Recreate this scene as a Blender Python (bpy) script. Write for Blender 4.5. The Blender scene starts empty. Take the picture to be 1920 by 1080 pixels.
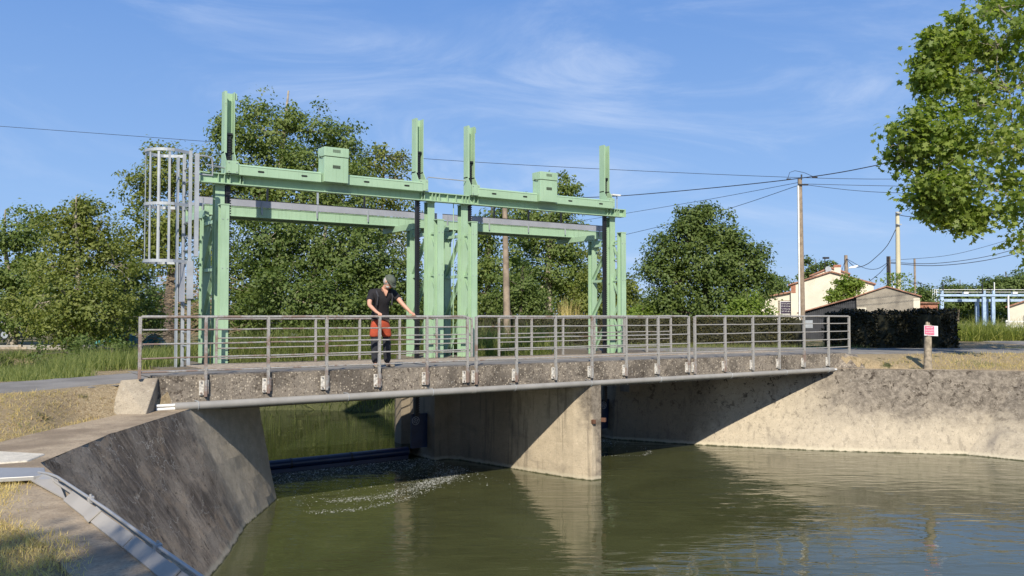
import bpy, math, random
import numpy as np
from mathutils import Vector, Matrix

random.seed(7)
SC = bpy.context.scene
COL = SC.collection
R = math.radians

# ------------------------------------------------------------------ camera
F = Vector((0.585, 0.811, 0)).normalized()          # viewing direction on the ground
RT = Vector((F.y, -F.x, 0))                          # across the view
cam_d = bpy.data.cameras.new("camera"); cam = bpy.data.objects.new("camera", cam_d); COL.objects.link(cam)
cam_d.lens = 30.0; cam_d.sensor_width = 36.0; cam_d.clip_start = 0.1; cam_d.clip_end = 4000
cam.location = (0, 0, 1.0)
pit = math.atan(51.5 / 1600)
fwd = Vector((F.x * math.cos(pit), F.y * math.cos(pit), math.sin(pit)))
cam.rotation_euler = fwd.to_track_quat('-Z', 'Y').to_euler()
SC.camera = cam

# ------------------------------------------------------------------ sky, sun, exposure
SUN = Vector((-0.90, -1.12, 1.02)).normalized()        # towards the sun
sun_el = math.asin(SUN.z); sun_rot = math.atan2(SUN.x, SUN.y)
w = bpy.data.worlds.new("World"); SC.world = w; w.use_nodes = True
nt = w.node_tree; N = nt.nodes; L = nt.links
bg = N["Background"]
sky = N.new("ShaderNodeTexSky"); sky.sky_type = 'NISHITA'; sky.sun_disc = False
sky.sun_elevation = sun_el; sky.sun_rotation = sun_rot
sky.air_density = 1.0; sky.dust_density = 0.3; sky.ozone_density = 3.0; sky.altitude = 0
tc = N.new("ShaderNodeTexCoord")
def wmap(scale, rot=(0, 0, 0), loc=(0, 0, 0)):
    m = N.new("ShaderNodeMapping"); m.inputs["Scale"].default_value = scale
    m.inputs["Rotation"].default_value = rot; m.inputs["Location"].default_value = loc
    L.new(tc.outputs["Generated"], m.inputs["Vector"]); return m.outputs[0]
def wnoise(vec, sc, det, ro, dist):
    n = N.new("ShaderNodeTexNoise"); n.inputs["Scale"].default_value = sc; n.inputs["Detail"].default_value = det
    n.inputs["Roughness"].default_value = ro; n.inputs["Distortion"].default_value = dist
    L.new(vec, n.inputs["Vector"]); return n.outputs["Fac"]
def wramp(fac, a, b, lo=0.0, hi=1.0):
    r = N.new("ShaderNodeMapRange"); r.interpolation_type = 'SMOOTHSTEP'
    for k, v in zip(("From Min", "From Max", "To Min", "To Max"), (a, b, lo, hi)): r.inputs[k].default_value = v
    L.new(fac, r.inputs["Value"]); return r.outputs[0]
def wmul(a, b):
    m = N.new("ShaderNodeMath"); m.operation = 'MULTIPLY'; L.new(a, m.inputs[0]); L.new(b, m.inputs[1]); return m.outputs[0]
wisps = wramp(wnoise(wmap((1.0, 1.2, 4.2), (0.25, 0.1, 0.4)), 2.6, 9, 0.62, 1.1), 0.42, 0.80)
patch = wramp(wnoise(wmap((1, 1, 2.2), (0.1, 0.2, 0), (3.1, 0.4, 0.2)), 1.6, 3, 0.5, 0.2), 0.32, 0.58)
cl = wmul(wisps, patch)
mx = N.new("ShaderNodeMix"); mx.data_type = 'RGBA'
tint = N.new("ShaderNodeMix"); tint.data_type = 'RGBA'; tint.blend_type = 'MULTIPLY'; tint.inputs["Factor"].default_value = 1.0
L.new(sky.outputs[0], tint.inputs["A"]); tint.inputs["B"].default_value = (1.0, 1.0, 1.0, 1)
sp = N.new("ShaderNodeSeparateXYZ"); L.new(tc.outputs["Generated"], sp.inputs[0])
cr = N.new("ShaderNodeValToRGB"); L.new(sp.outputs["Z"], cr.inputs[0]); e = cr.color_ramp.elements
for i, (p_, c_) in enumerate(((0.0, (.40, .60, .93)), (.12, (.30, .51, .90)), (.38, (.145, .325, .76)), (1.0, (.06, .17, .50)))):
    if i > 1: e.new(p_)
    e[i if i < 2 else len(e) - 1].position = p_
    e[i if i < 2 else len(e) - 1].color = (*c_, 1)
sc_ = N.new("ShaderNodeVectorMath"); sc_.operation = 'SCALE'; sc_.inputs["Scale"].default_value = 8.0; L.new(cr.outputs[0], sc_.inputs[0])
m2 = N.new("ShaderNodeMix"); m2.data_type = 'RGBA'; m2.inputs["Factor"].default_value = 0.88
L.new(tint.outputs["Result"], m2.inputs["A"]); L.new(sc_.outputs[0], m2.inputs["B"]); tint = m2
cf = N.new("ShaderNodeMath"); cf.operation = 'MULTIPLY'; cf.inputs[1].default_value = 0.58; L.new(cl, cf.inputs[0])
L.new(cf.outputs[0], mx.inputs["Factor"]); L.new(tint.outputs["Result"], mx.inputs["A"]); mx.inputs["B"].default_value = (5.6, 6.5, 8.2, 1)
L.new(mx.outputs["Result"], bg.inputs["Color"]); bg.inputs["Strength"].default_value = 0.10
CLOUDMIX = mx

sd = bpy.data.lights.new("sun", 'SUN'); sd.energy = 4.8; sd.angle = R(0.53); sd.color = (1.0, 0.93, 0.82)
so = bpy.data.objects.new("sun", sd); COL.objects.link(so); so.rotation_euler = SUN.to_track_quat('Z', 'Y').to_euler(); so.location = (-20, -20, 30)
SC.view_settings.view_transform = 'Standard'; SC.view_settings.look = 'None'; SC.view_settings.gamma = 1
SC.view_settings.use_curve_mapping = False; SC.view_settings.exposure = 0.30
SC.cycles.max_bounces = 8; SC.cycles.transparent_max_bounces = 8
SC.cycles.sample_clamp_indirect = 6.0
try:
    SC.cycles.use_denoising = True
except Exception:
    pass

# ------------------------------------------------------------------ material helpers
class Mt:
    def __init__(s, name):
        s.m = bpy.data.materials.new(name); s.m.use_nodes = True; s.t = s.m.node_tree; s.N = s.t.nodes; s.L = s.t.links
        s.b = s.N["Principled BSDF"]; s.geo = s.N.new("ShaderNodeNewGeometry"); s.pos = s.geo.outputs["Position"]
    def inp(s, sock, v):
        if hasattr(v, 'links') or hasattr(v, 'is_linked'): s.L.new(v, sock)
        elif isinstance(v, tuple) and len(v) == 3 and sock.type == 'RGBA': sock.default_value = (*v, 1)
        else: sock.default_value = v
    def mapv(s, scale=(1, 1, 1), rot=(0, 0, 0), src=None):
        n = s.N.new("ShaderNodeMapping"); n.inputs["Scale"].default_value = scale; n.inputs["Rotation"].default_value = rot
        s.L.new(src or s.pos, n.inputs["Vector"]); return n.outputs[0]
    def noise(s, sc, det=5, ro=0.55, vec=None, dist=0.0):
        n = s.N.new("ShaderNodeTexNoise"); n.inputs["Scale"].default_value = sc; n.inputs["Detail"].default_value = det
        n.inputs["Roughness"].default_value = ro; n.inputs["Distortion"].default_value = dist
        s.L.new(vec or s.pos, n.inputs["Vector"]); return n.outputs["Fac"]
    def voro(s, sc, feat='F1', vec=None, rnd=1.0):
        n = s.N.new("ShaderNodeTexVoronoi"); n.feature = feat; n.inputs["Scale"].default_value = sc; n.inputs["Randomness"].default_value = rnd
        s.L.new(vec or s.pos, n.inputs["Vector"]); return n.outputs["Distance"]
    def rng(s, v, a, b, lo=0.0, hi=1.0, smooth=True):
        n = s.N.new("ShaderNodeMapRange")
        if smooth: n.interpolation_type = 'SMOOTHSTEP'
        for k, x in zip(("From Min", "From Max", "To Min", "To Max"), (a, b, lo, hi)): n.inputs[k].default_value = x
        s.L.new(v, n.inputs["Value"]); return n.outputs[0]
    def mix(s, f, a, b):
        n = s.N.new("ShaderNodeMix"); n.data_type = 'RGBA'
        s.inp(n.inputs["Factor"], f); s.inp(n.inputs["A"], a); s.inp(n.inputs["B"], b); return n.outputs["Result"]
    def math(s, op, a, b=0.0, c=None):
        n = s.N.new("ShaderNodeMath"); n.operation = op; s.inp(n.inputs[0], a); s.inp(n.inputs[1], b)
        if c is not None: s.inp(n.inputs[2], c)
        return n.outputs[0]
    def sep(s, v=None):
        n = s.N.new("ShaderNodeSeparateXYZ"); s.L.new(v or s.pos, n.inputs[0]); return n.outputs
    def dot(s, vec):
        n = s.N.new("ShaderNodeVectorMath"); n.operation = 'DOT_PRODUCT'; s.L.new(s.pos, n.inputs[0]); n.inputs[1].default_value = vec
        return n.outputs["Value"]
    def comb(s, x, y, z):
        n = s.N.new("ShaderNodeCombineXYZ")
        for k, v in enumerate((x, y, z)): s.inp(n.inputs[k], v)
        return n.outputs[0]
    def bump(s, h, strength=0.3, dist=0.02, nrm=None):
        n = s.N.new("ShaderNodeBump"); n.inputs["Strength"].default_value = strength; n.inputs["Distance"].default_value = dist
        s.L.new(h, n.inputs["Height"])
        if nrm: s.L.new(nrm, n.inputs["Normal"])
        return n.outputs[0]
    def out(s, col=None, rough=None, nrm=None, metal=None, spec=None):
        if col is not None: s.inp(s.b.inputs["Base Color"], col)
        if rough is not None: s.inp(s.b.inputs["Roughness"], rough)
        if nrm is not None: s.L.new(nrm, s.b.inputs["Normal"])
        if metal is not None: s.inp(s.b.inputs["Metallic"], metal)
        if spec is not None: s.inp(s.b.inputs["Specular IOR Level"], spec)
        return s.m

def plain(name, col, rough=0.6, metal=0.0, vary=0.15, sc=3.0, bump=0.0, bsc=40):
    m = Mt(name); f = m.noise(sc, 5)
    d = tuple(c * (1 - vary) for c in col); u = tuple(min(1, c * (1 + vary)) for c in col)
    nr = m.bump(m.noise(bsc, 4), bump, 0.01) if bump else None
    return m.out(m.mix(m.rng(f, 0.3, 0.7), d, u), rough, nr, metal)

def concrete(name, base, dark, darklo=0.5, darkhi=0.62, grain=0.25, streak=0.0, axis=None, saxis=None, white=0.0, lichen=0.0, toplichen=None, wet=None, scale=1.0, bstr=0.5, cracks=0.0, pebble=0.0, zone=None, pale=None, lth=.585, boards=0.0, deck_shade=None, patches=0.0):
    m = Mt(name)
    big = m.noise(0.9 * scale, 6, 0.6, dist=0.4); mid = m.noise(5 * scale, 8, 0.7); fine = m.noise(55, 4, 0.7); f2 = m.noise(18, 6, 0.75)
    col = m.mix(m.rng(mid, 0.3, 0.7), tuple(c * 0.86 for c in base), tuple(c * 1.12 for c in base))
    col = m.mix(m.rng(big, darklo, darkhi), col, dark)
    col = m.mix(m.rng(f2, 0.56, 0.68, 0, grain * 2), col, tuple(c * 0.6 for c in dark))
    col = m.mix(m.rng(fine, 0.35, 0.7, 0, grain), col, tuple(c * 0.5 for c in base))
    if streak:
        if axis is None: v = m.mapv((7, 7, 0.5))
        else: v = m.comb(m.math('MULTIPLY', m.dot(axis), 15.0), m.math('MULTIPLY', m.dot(saxis), 1.5), 0.0)
        s1 = m.noise(1.0, 6, 0.65, v, 0.3)
        col = m.mix(m.rng(s1, 0.46, 0.62, 0, streak), col, tuple(c * 0.9 for c in base))
        col = m.mix(m.rng(s1, 0.36, 0.46, streak, 0), col, tuple(c * 0.4 for c in dark))
    if pebble:
        pv = m.N.new("ShaderNodeTexVoronoi"); pv.inputs["Scale"].default_value = 26; m.L.new(m.pos, pv.inputs["Vector"])
        ps = m.sep(pv.outputs["Color"])[0]; pm = m.rng(pv.outputs["Distance"], 0.30, 0.42, 1.0, 0.0)
        col = m.mix(m.math('MULTIPLY', pm, m.rng(ps, 0.45, 0.95, 0.0, pebble)), col, (0.58, 0.50, 0.38))
        col = m.mix(m.math('MULTIPLY', pm, m.rng(ps, 0.25, 0.05, 0.0, pebble)), col, (0.07, 0.055, 0.04))
        col = m.mix(m.rng(m.noise(13, 3, 0.6), 0.60, 0.66, 0.0, pebble * .9), col, (0.06, 0.045, 0.035))
    if zone:      # weathered grey upper part of the wall, clean pale lower part
        x_, _y, z_ = m.sep(); zn = m.math('ADD', z_, m.math('MULTIPLY', m.noise(1.4, 7, 0.7), 1.5))
        zx = m.math('ADD', x_, m.math('MULTIPLY', m.noise(1.1, 5, 0.6), 1.6))
        zm = m.math('MULTIPLY', m.rng(zn, zone[0], zone[1]), m.rng(zx, zone[2], zone[3]))
        rough_ = m.mix(m.rng(m.noise(7, 8, 0.8), 0.4, 0.62), (0.09, 0.075, 0.06), (0.24, 0.205, 0.16))
        col = m.mix(m.math('MULTIPLY', zm, 0.9), col, rough_)
    if cracks:
        cv = m.N.new("ShaderNodeTexVoronoi"); cv.feature = 'DISTANCE_TO_EDGE'; cv.inputs["Scale"].default_value = 2.3
        dn = m.N.new("ShaderNodeTexNoise"); dn.inputs["Scale"].default_value = 3.5; dn.inputs["Detail"].default_value = 6; m.L.new(m.pos, dn.inputs["Vector"])
        ad = m.N.new("ShaderNodeVectorMath"); ad.operation = 'MULTIPLY_ADD'; m.L.new(dn.outputs["Color"], ad.inputs[0]); ad.inputs[1].default_value = (.6, .6, .6); m.L.new(m.pos, ad.inputs[2])
        m.L.new(ad.outputs[0], cv.inputs["Vector"])
        cm = m.rng(m.noise(0.9, 4, 0.6), 0.42, 0.6, 0, cracks)
        col = m.mix(m.math('MULTIPLY', m.rng(cv.outputs["Distance"], 0.0, 0.018, 1.0, 0.0), cm), col, (0.46, 0.41, 0.33))
    if white:
        v = m.voro(9 * scale); wn = m.noise(11, 5, 0.8)
        col = m.mix(m.math('MULTIPLY', m.rng(wn, 0.60, 0.70), white), col, (0.55, 0.52, 0.45))
    if lichen:
        ln = m.noise(4.2, 8, 0.78, dist=0.5); lf = m.rng(ln, lth, lth + .03, 0, lichen)
        if toplichen:
            z = m.sep()[2]; lf = m.math('MULTIPLY', lf, m.rng(z, toplichen[0], toplichen[1]))
        col = m.mix(lf, col, (0.035, 0.026, 0.018))
    if patches:
        col = m.mix(m.rng(m.noise(1.9, 6, .65, dist=.6), .54, .66, 0, patches), col, (0.40, 0.30, 0.20)); pv2 = m.noise(22, 5, .8)
        col = m.mix(m.rng(pv2, .60, .66, 0, patches), col, (0.03, 0.024, 0.018))
    if boards:
        x_, y_, z_ = m.sep()
        f1 = m.math('ABSOLUTE', m.math('SUBTRACT', m.math('FRACT', m.math('MULTIPLY', z_, 1 / .52)), .5)); f2_ = m.math('ABSOLUTE', m.math('SUBTRACT', m.math('FRACT', m.math('MULTIPLY', m.math('ADD', x_, m.math('MULTIPLY', y_, -.8)), 1 / 1.9)), .5))
        ln_ = m.math('MAXIMUM', m.rng(f1, 0, .014, 1, 0), m.rng(f2_, 0, .006, 1, 0))
        col = m.mix(m.math('MULTIPLY', ln_, m.rng(m.noise(1.7, 5, .7), .42, .6, 0, boards)), col, tuple(c * .45 for c in base))
    if deck_shade:
        y_ = m.math('ADD', m.sep()[1], m.math('MULTIPLY', m.noise(1.3, 6, .7), .9)); col = m.mix(m.rng(y_, deck_shade[1], deck_shade[0], 0, .62), col, (0.075, 0.062, 0.045))  # under-deck shade painted into the concrete colour, deepening upstream with a noisy edge
    if pale:
        x_, y_, z_ = m.sep(); pvv = m.math('ADD', m.math('ADD', y_, m.math('MULTIPLY', z_, 0.23)), m.math('MULTIPLY', m.noise(2.5, 6, 0.7), 0.35))
        col = m.mix(m.rng(pvv, pale[0], pale[1], 0, 1.0), col, m.mix(m.rng(mid, 0.35, 0.65), (0.40, 0.345, 0.265), (0.50, 0.43, 0.33)))
    if wet:
        z = m.sep()[2]; jit = m.math('ADD', z, m.math('MULTIPLY', m.noise(6, 5, 0.7), 0.10))
        col = m.mix(m.rng(jit, wet + 0.10, wet + 0.17, 0.55, 0.0), col, (0.56, 0.50, 0.36))
        col = m.mix(m.rng(jit, wet + 0.05, wet + 0.085, 0.92, 0.0), col, (0.035, 0.04, 0.016))
    h = m.math('ADD', m.math('MULTIPLY', f2, 0.7), m.math('MULTIPLY', fine, 0.4))
    return m.out(col, 0.92, m.bump(h, bstr, 0.03), spec=0.2)

def leafmat(name, a, b, trans=0.35, rough=0.55):
    trans = min(.5, trans + .14)
    if name not in ('leaf_cypress', 'leaf_hedge', 'leaf_maple'): a = tuple(c * k for c, k in zip(a, (1.7, 1.75, 1.45))); b = tuple(c * k for c, k in zip(b, (1.7, 1.7, 1.4)))
    m = Mt(name)
    at = m.N.new("ShaderNodeAttribute"); at.attribute_name = "tint"
    col = m.mix(at.outputs["Fac"], a, b); m.out(col, rough, spec=0.35)
    tr = m.N.new("ShaderNodeBsdfTranslucent"); m.L.new(m.mix(at.outputs["Fac"], tuple(min(1, c * k) for c, k in zip(a, (1.5, 1.7, 0.8))), tuple(min(1, c * k) for c, k in zip(b, (1.5, 1.6, 0.7)))), tr.inputs["Color"])
    ms = m.N.new("ShaderNodeMixShader"); ms.inputs[0].default_value = trans
    m.L.new(m.b.outputs[0], ms.inputs[1]); m.L.new(tr.outputs[0], ms.inputs[2])
    m.L.new(ms.outputs[0], m.N["Material Output"].inputs[0]); return m.m

M = {}
def greenpaint():
    m = Mt('green_paint'); a = m.noise(1.3, 5); st = m.noise(1.0, 6, 0.7, m.mapv((22, 22, 1.2))); g = m.noise(9, 7, 0.75)
    col = m.mix(m.rng(a, 0.3, 0.7), (0.30, 0.44, 0.285), (0.35, 0.50, 0.33))
    col = m.mix(m.rng(st, 0.50, 0.70, 0, .5), col, (0.21, 0.31, 0.19))
    col = m.mix(m.rng(g, 0.62, 0.70, 0, .5), col, (0.20, 0.24, 0.14)); col = m.mix(m.rng(m.noise(5, 8, .8), 0.65, 0.70, 0, .8), col, (0.16, 0.09, 0.045))
    return m.out(col, m.rng(g, .4, .7, .38, .6), m.bump(g, 0.08, 0.01))
M['green'] = greenpaint()
M['black'] = plain('black_steel', (0.016, 0.016, 0.018), 0.45)
M['galv'] = plain('galvanised_steel', (0.37, 0.395, 0.41), 0.5, 0.25, 0.12, 3)
M['plate'] = plain('grey_plate', (0.36, 0.37, 0.40), 0.5, 0.2, 0.08, 2)
M['blue'] = plain('dark_blue_paint', (0.010, 0.024, 0.065), 0.35, 0, 0.2, 4)
M['lightblue'] = plain('pale_blue_paint', (0.36, 0.47, 0.60), 0.5)
M['dirtywhite'] = plain('dirty_white', (0.52, 0.49, 0.43), 0.7, 0, 0.35, 25)
M['white'] = plain('white_paint', (0.72, 0.71, 0.66), 0.55, 0, 0.1, 6)
M['wood'] = plain('weathered_wood', (0.30, 0.25, 0.18), 0.9, 0, 0.35, 9, 0.5, 30)
M['polewood'] = plain('pole_wood', (0.27, 0.21, 0.15), 0.9, 0, 0.25, 4, 0.3)
M['pipe'] = plain('grey_pvc', (0.29, 0.275, 0.245), 0.5, 0, 0.10, 3)
M['whitepipe'] = plain('white_pvc', (0.75, 0.75, 0.72), 0.4, 0, 0.05)
M['wire'] = plain('cable_black', (0.02, 0.02, 0.025), 0.6)
M['bark'] = plain('bark', (0.13, 0.105, 0.08), 0.95, 0, 0.35, 5, 0.6, 12)
M['palebark'] = plain('pale_bark', (0.30, 0.26, 0.20), 0.95, 0, 0.3, 5, 0.4, 12)
M['deadtwig'] = plain('dead_twigs', (0.26, 0.19, 0.12), 0.95, 0, 0.3, 5)
M['stainless'] = plain('stainless', (0.34, 0.33, 0.31), 0.42, 0.15, 0.05, 2)
M['cover'] = plain('grey_metal_cover', (0.33, 0.305, 0.265), 0.8, 0.0, 0.08, 3)
def railmat():
    m = Mt('weathered_rail'); n = m.noise(2.2, 7, 0.72); n2 = m.noise(45, 4, 0.6)
    x = m.sep()[0]
    bias = m.math('ADD', m.rng(x, 4, 18, 0.07, -0.03, False), m.rng(m.sep()[2], .10, -.25, 0.0, 0.10, False))
    r = m.rng(m.math('ADD', n, bias), 0.55, 0.66, 0, 0.7)
    col = m.mix(m.rng(n2, 0.4, 0.7), (0.38, 0.365, 0.335), (0.24, 0.225, 0.20))
    return m.out(m.mix(r, col, (0.20, 0.11, 0.07)), 0.6, m.bump(n2, 0.2, 0.005), 0.15)
M['rail'] = railmat()
def asphalt():
    m = Mt('asphalt'); a = m.noise(120, 3, 0.7); b = m.noise(1.1, 5, 0.6)
    col = m.mix(m.rng(b, 0.35, 0.65), (0.19, 0.175, 0.155), (0.27, 0.25, 0.22))
    col = m.mix(m.rng(a, 0.45, 0.7, 0, 0.6), col, (0.30, 0.29, 0.27))
    return m.out(col, 0.95, m.bump(a, 0.5, 0.01), spec=0.05)
M['asphalt'] = asphalt()
def ground():
    m = Mt('dry_grass_ground'); a = m.noise(2.0, 7, 0.7); b = m.noise(14, 8, 0.8); c = m.noise(0.5, 5, 0.6); d = m.noise(60, 4, 0.7)
    v = m.noise(1.0, 6, 0.7, m.mapv((30, 90, 30), (0, 0, 0.5)), 1.0)
    straw = m.mix(m.rng(b, 0.3, 0.7), (0.27, 0.19, 0.10), (0.50, 0.38, 0.22))
    straw = m.mix(m.rng(v, 0.42, 0.6), straw, (0.60, 0.48, 0.30))
    gr = m.mix(m.rng(b, 0.35, 0.65), (0.055, 0.065, 0.028), (0.13, 0.135, 0.06))
    _x, y, z_ = m.sep(); far = m.math('ADD', m.rng(y, 18, 21, 0.0, 0.55), m.math('MULTIPLY', m.rng(y, 19.5, 21), m.rng(z_, -.4, -.8)))
    f = m.rng(m.math('ADD', m.math('ADD', a, m.math('MULTIPLY', c, 0.35)), m.math('MULTIPLY', far, 0.35)), 0.74, 0.90)
    col = m.mix(f, straw, gr)
    col = m.mix(m.rng(d, 0.5, 0.75, 0, 0.5), col, (0.06, 0.045, 0.03))
    return m.out(col, 0.95, m.bump(m.math('ADD', v, b), 0.9, 0.05), spec=0.1)
M['ground'] = ground()
M['gravel'] = plain('gravel', (0.36, 0.29, 0.21), 0.95, 0, 0.3, 12, 0.8, 60)
CR = (0.43, 0.37, 0.28)
M['pier'] = concrete('pier_concrete', (0.53, 0.44, 0.31), (0.27, 0.23, 0.18), 0.56, 0.78, 0.3, 0.42, boards=.6, deck_shade=(17.2, 16.2), wet=-2.6, white=0.2, zone=(-9, -8, 12.95, 13.3))
M['rwall'] = concrete('right_bank_concrete', (0.48, 0.41, 0.30), (0.24, 0.21, 0.17), 0.55, 0.78, 0.5, 0.32, bstr=.3, boards=.5, deck_shade=(17.2, 16.4), wet=-2.6, white=0.5, lichen=0.9, toplichen=(-2.3, -0.9), zone=(-1.35, -.55, 20.6, 22.6), lth=.56)
M['fascia'] = concrete('deck_edge_concrete', (0.30, 0.255, 0.20), (0.13, 0.11, 0.088), 0.42, 0.6, 0.5, 0.1, white=0.5, lichen=0.6, scale=1.6, bstr=1.0, pebble=.8)
M['cap'] = concrete('bank_cap_concrete', (0.46, 0.36, 0.24), (0.27, 0.205, 0.135), 0.45, 0.65, 0.6, white=0.25, lichen=0.25)
M['stub'] = concrete('stub_concrete', (0.40, 0.34, 0.25), (0.22, 0.18, 0.14), 0.5, 0.7, 0.5, 0.0, white=0.5, lichen=0.3)
M['lowwall'] = concrete('grey_low_wall', (0.40, 0.37, 0.31), (0.25, 0.22, 0.18), 0.5, 0.7, 0.3)
M['slab'] = concrete('white_slab', (0.66, 0.60, 0.48), (0.45, 0.40, 0.3), 0.55, 0.75, 0.3)
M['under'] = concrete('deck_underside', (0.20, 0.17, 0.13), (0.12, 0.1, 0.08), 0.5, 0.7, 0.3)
# slanting left bank wall: streaks run down its slope
_s = Vector((2.1, 1.8, -2.1)).normalized(); _n = Vector((8.7, -5.46, 4.03)).normalized(); _w = _n.cross(_s).normalized()
_s2 = (_s + Vector((-.15, -.1, -.75))).normalized(); _s2 = (_s2 - _n * _s2.dot(_n)).normalized(); _w = _n.cross(_s2).normalized()
M['lwall'] = concrete('left_bank_concrete', (0.46, 0.37, 0.27), (0.13, 0.10, 0.075), 0.36, 0.62, 0.6, 0.32, tuple(_w), tuple(_s2), wet=-2.6, white=0.25, lichen=0.6, bstr=1.0, cracks=1.0, pale=(13.6, 14.5), patches=.55)
M['apron'] = concrete('bank_apron_concrete', (0.52, 0.39, 0.25), (0.27, 0.20, 0.13), 0.45, 0.62, 0.7, 0.15, white=0.25)

def watermat(name, base, wave, rough=0.008):
    m = Mt(name); m.b.inputs["IOR"].default_value = 1.42
    v1 = m.mapv((1.0, 1.0, 1), (0, 0, -0.62))
    va = m.comb(m.math('MULTIPLY', m.dot(tuple(RT)), 0.55), m.math('MULTIPLY', m.dot(tuple(F)), 1.7), 0.0)
    a = m.noise(2.1, 2.5, 0.5, va, 0.6); b = m.noise(7.5, 2, 0.5, va, 0.8)
    amp = m.rng(m.noise(0.45, 3, 0.6, v1), 0.35, 0.65, 0.25, 1.0)
    h = m.math('MULTIPLY', m.math('ADD', a, m.math('MULTIPLY', b, 0.13)), amp)
    nr = m.bump(h, wave, 0.05)
    murk = m.noise(0.5, 4, 0.6, dist=0.6)
    col = m.mix(m.rng(murk, 0.3, 0.7), tuple(x * 0.85 for x in base), tuple(x * 1.15 for x in base))
    return m.out(col, rough, nr, spec=0.5)
M['water'] = watermat('green_river_water', (0.062, 0.066, 0.025), 0.42)
M['water_up'] = watermat('still_river_water', (0.018, 0.025, 0.010), 0.22, 0.02)
M['foam'] = plain('foam', (0.75, 0.76, 0.70), 0.8)

M['leaf_maple'] = leafmat('leaf_maple', (0.11, 0.175, 0.03), (0.33, 0.38, 0.09), 0.34, 0.45)
M['leaf_ash'] = leafmat('leaf_ash', (0.055, 0.085, 0.025), (0.13, 0.155, 0.05), 0.25)
M['leaf_dark'] = leafmat('leaf_dark', (0.04, 0.066, 0.018), (0.10, 0.125, 0.038), 0.22)
M['leaf_olive'] = leafmat('leaf_olive', (0.065, 0.085, 0.022), (0.15, 0.16, 0.045), 0.25)
M['leaf_bright'] = leafmat('leaf_bright', (0.07, 0.11, 0.02), (0.15, 0.19, 0.04), 0.3)
M['leaf_hedge'] = leafmat('leaf_hedge', (0.05, 0.055, 0.02), (0.12, 0.105, 0.04), 0.2)
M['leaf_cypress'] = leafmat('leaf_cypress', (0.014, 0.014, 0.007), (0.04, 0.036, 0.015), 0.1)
M['reed'] = leafmat('reed_blades', (0.065, 0.085, 0.028), (0.19, 0.20, 0.085), 0.35)
M['reedbright'] = leafmat('cane_blades', (0.07, 0.095, 0.025), (0.24, 0.24, 0.08), 0.3)
M['straw'] = leafmat('straw_blades', (0.34, 0.25, 0.12), (0.50, 0.40, 0.22), 0.3)
M['drygrass'] = leafmat('dry_blades', (0.30, 0.21, 0.10), (0.46, 0.36, 0.19), 0.25)

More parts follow.
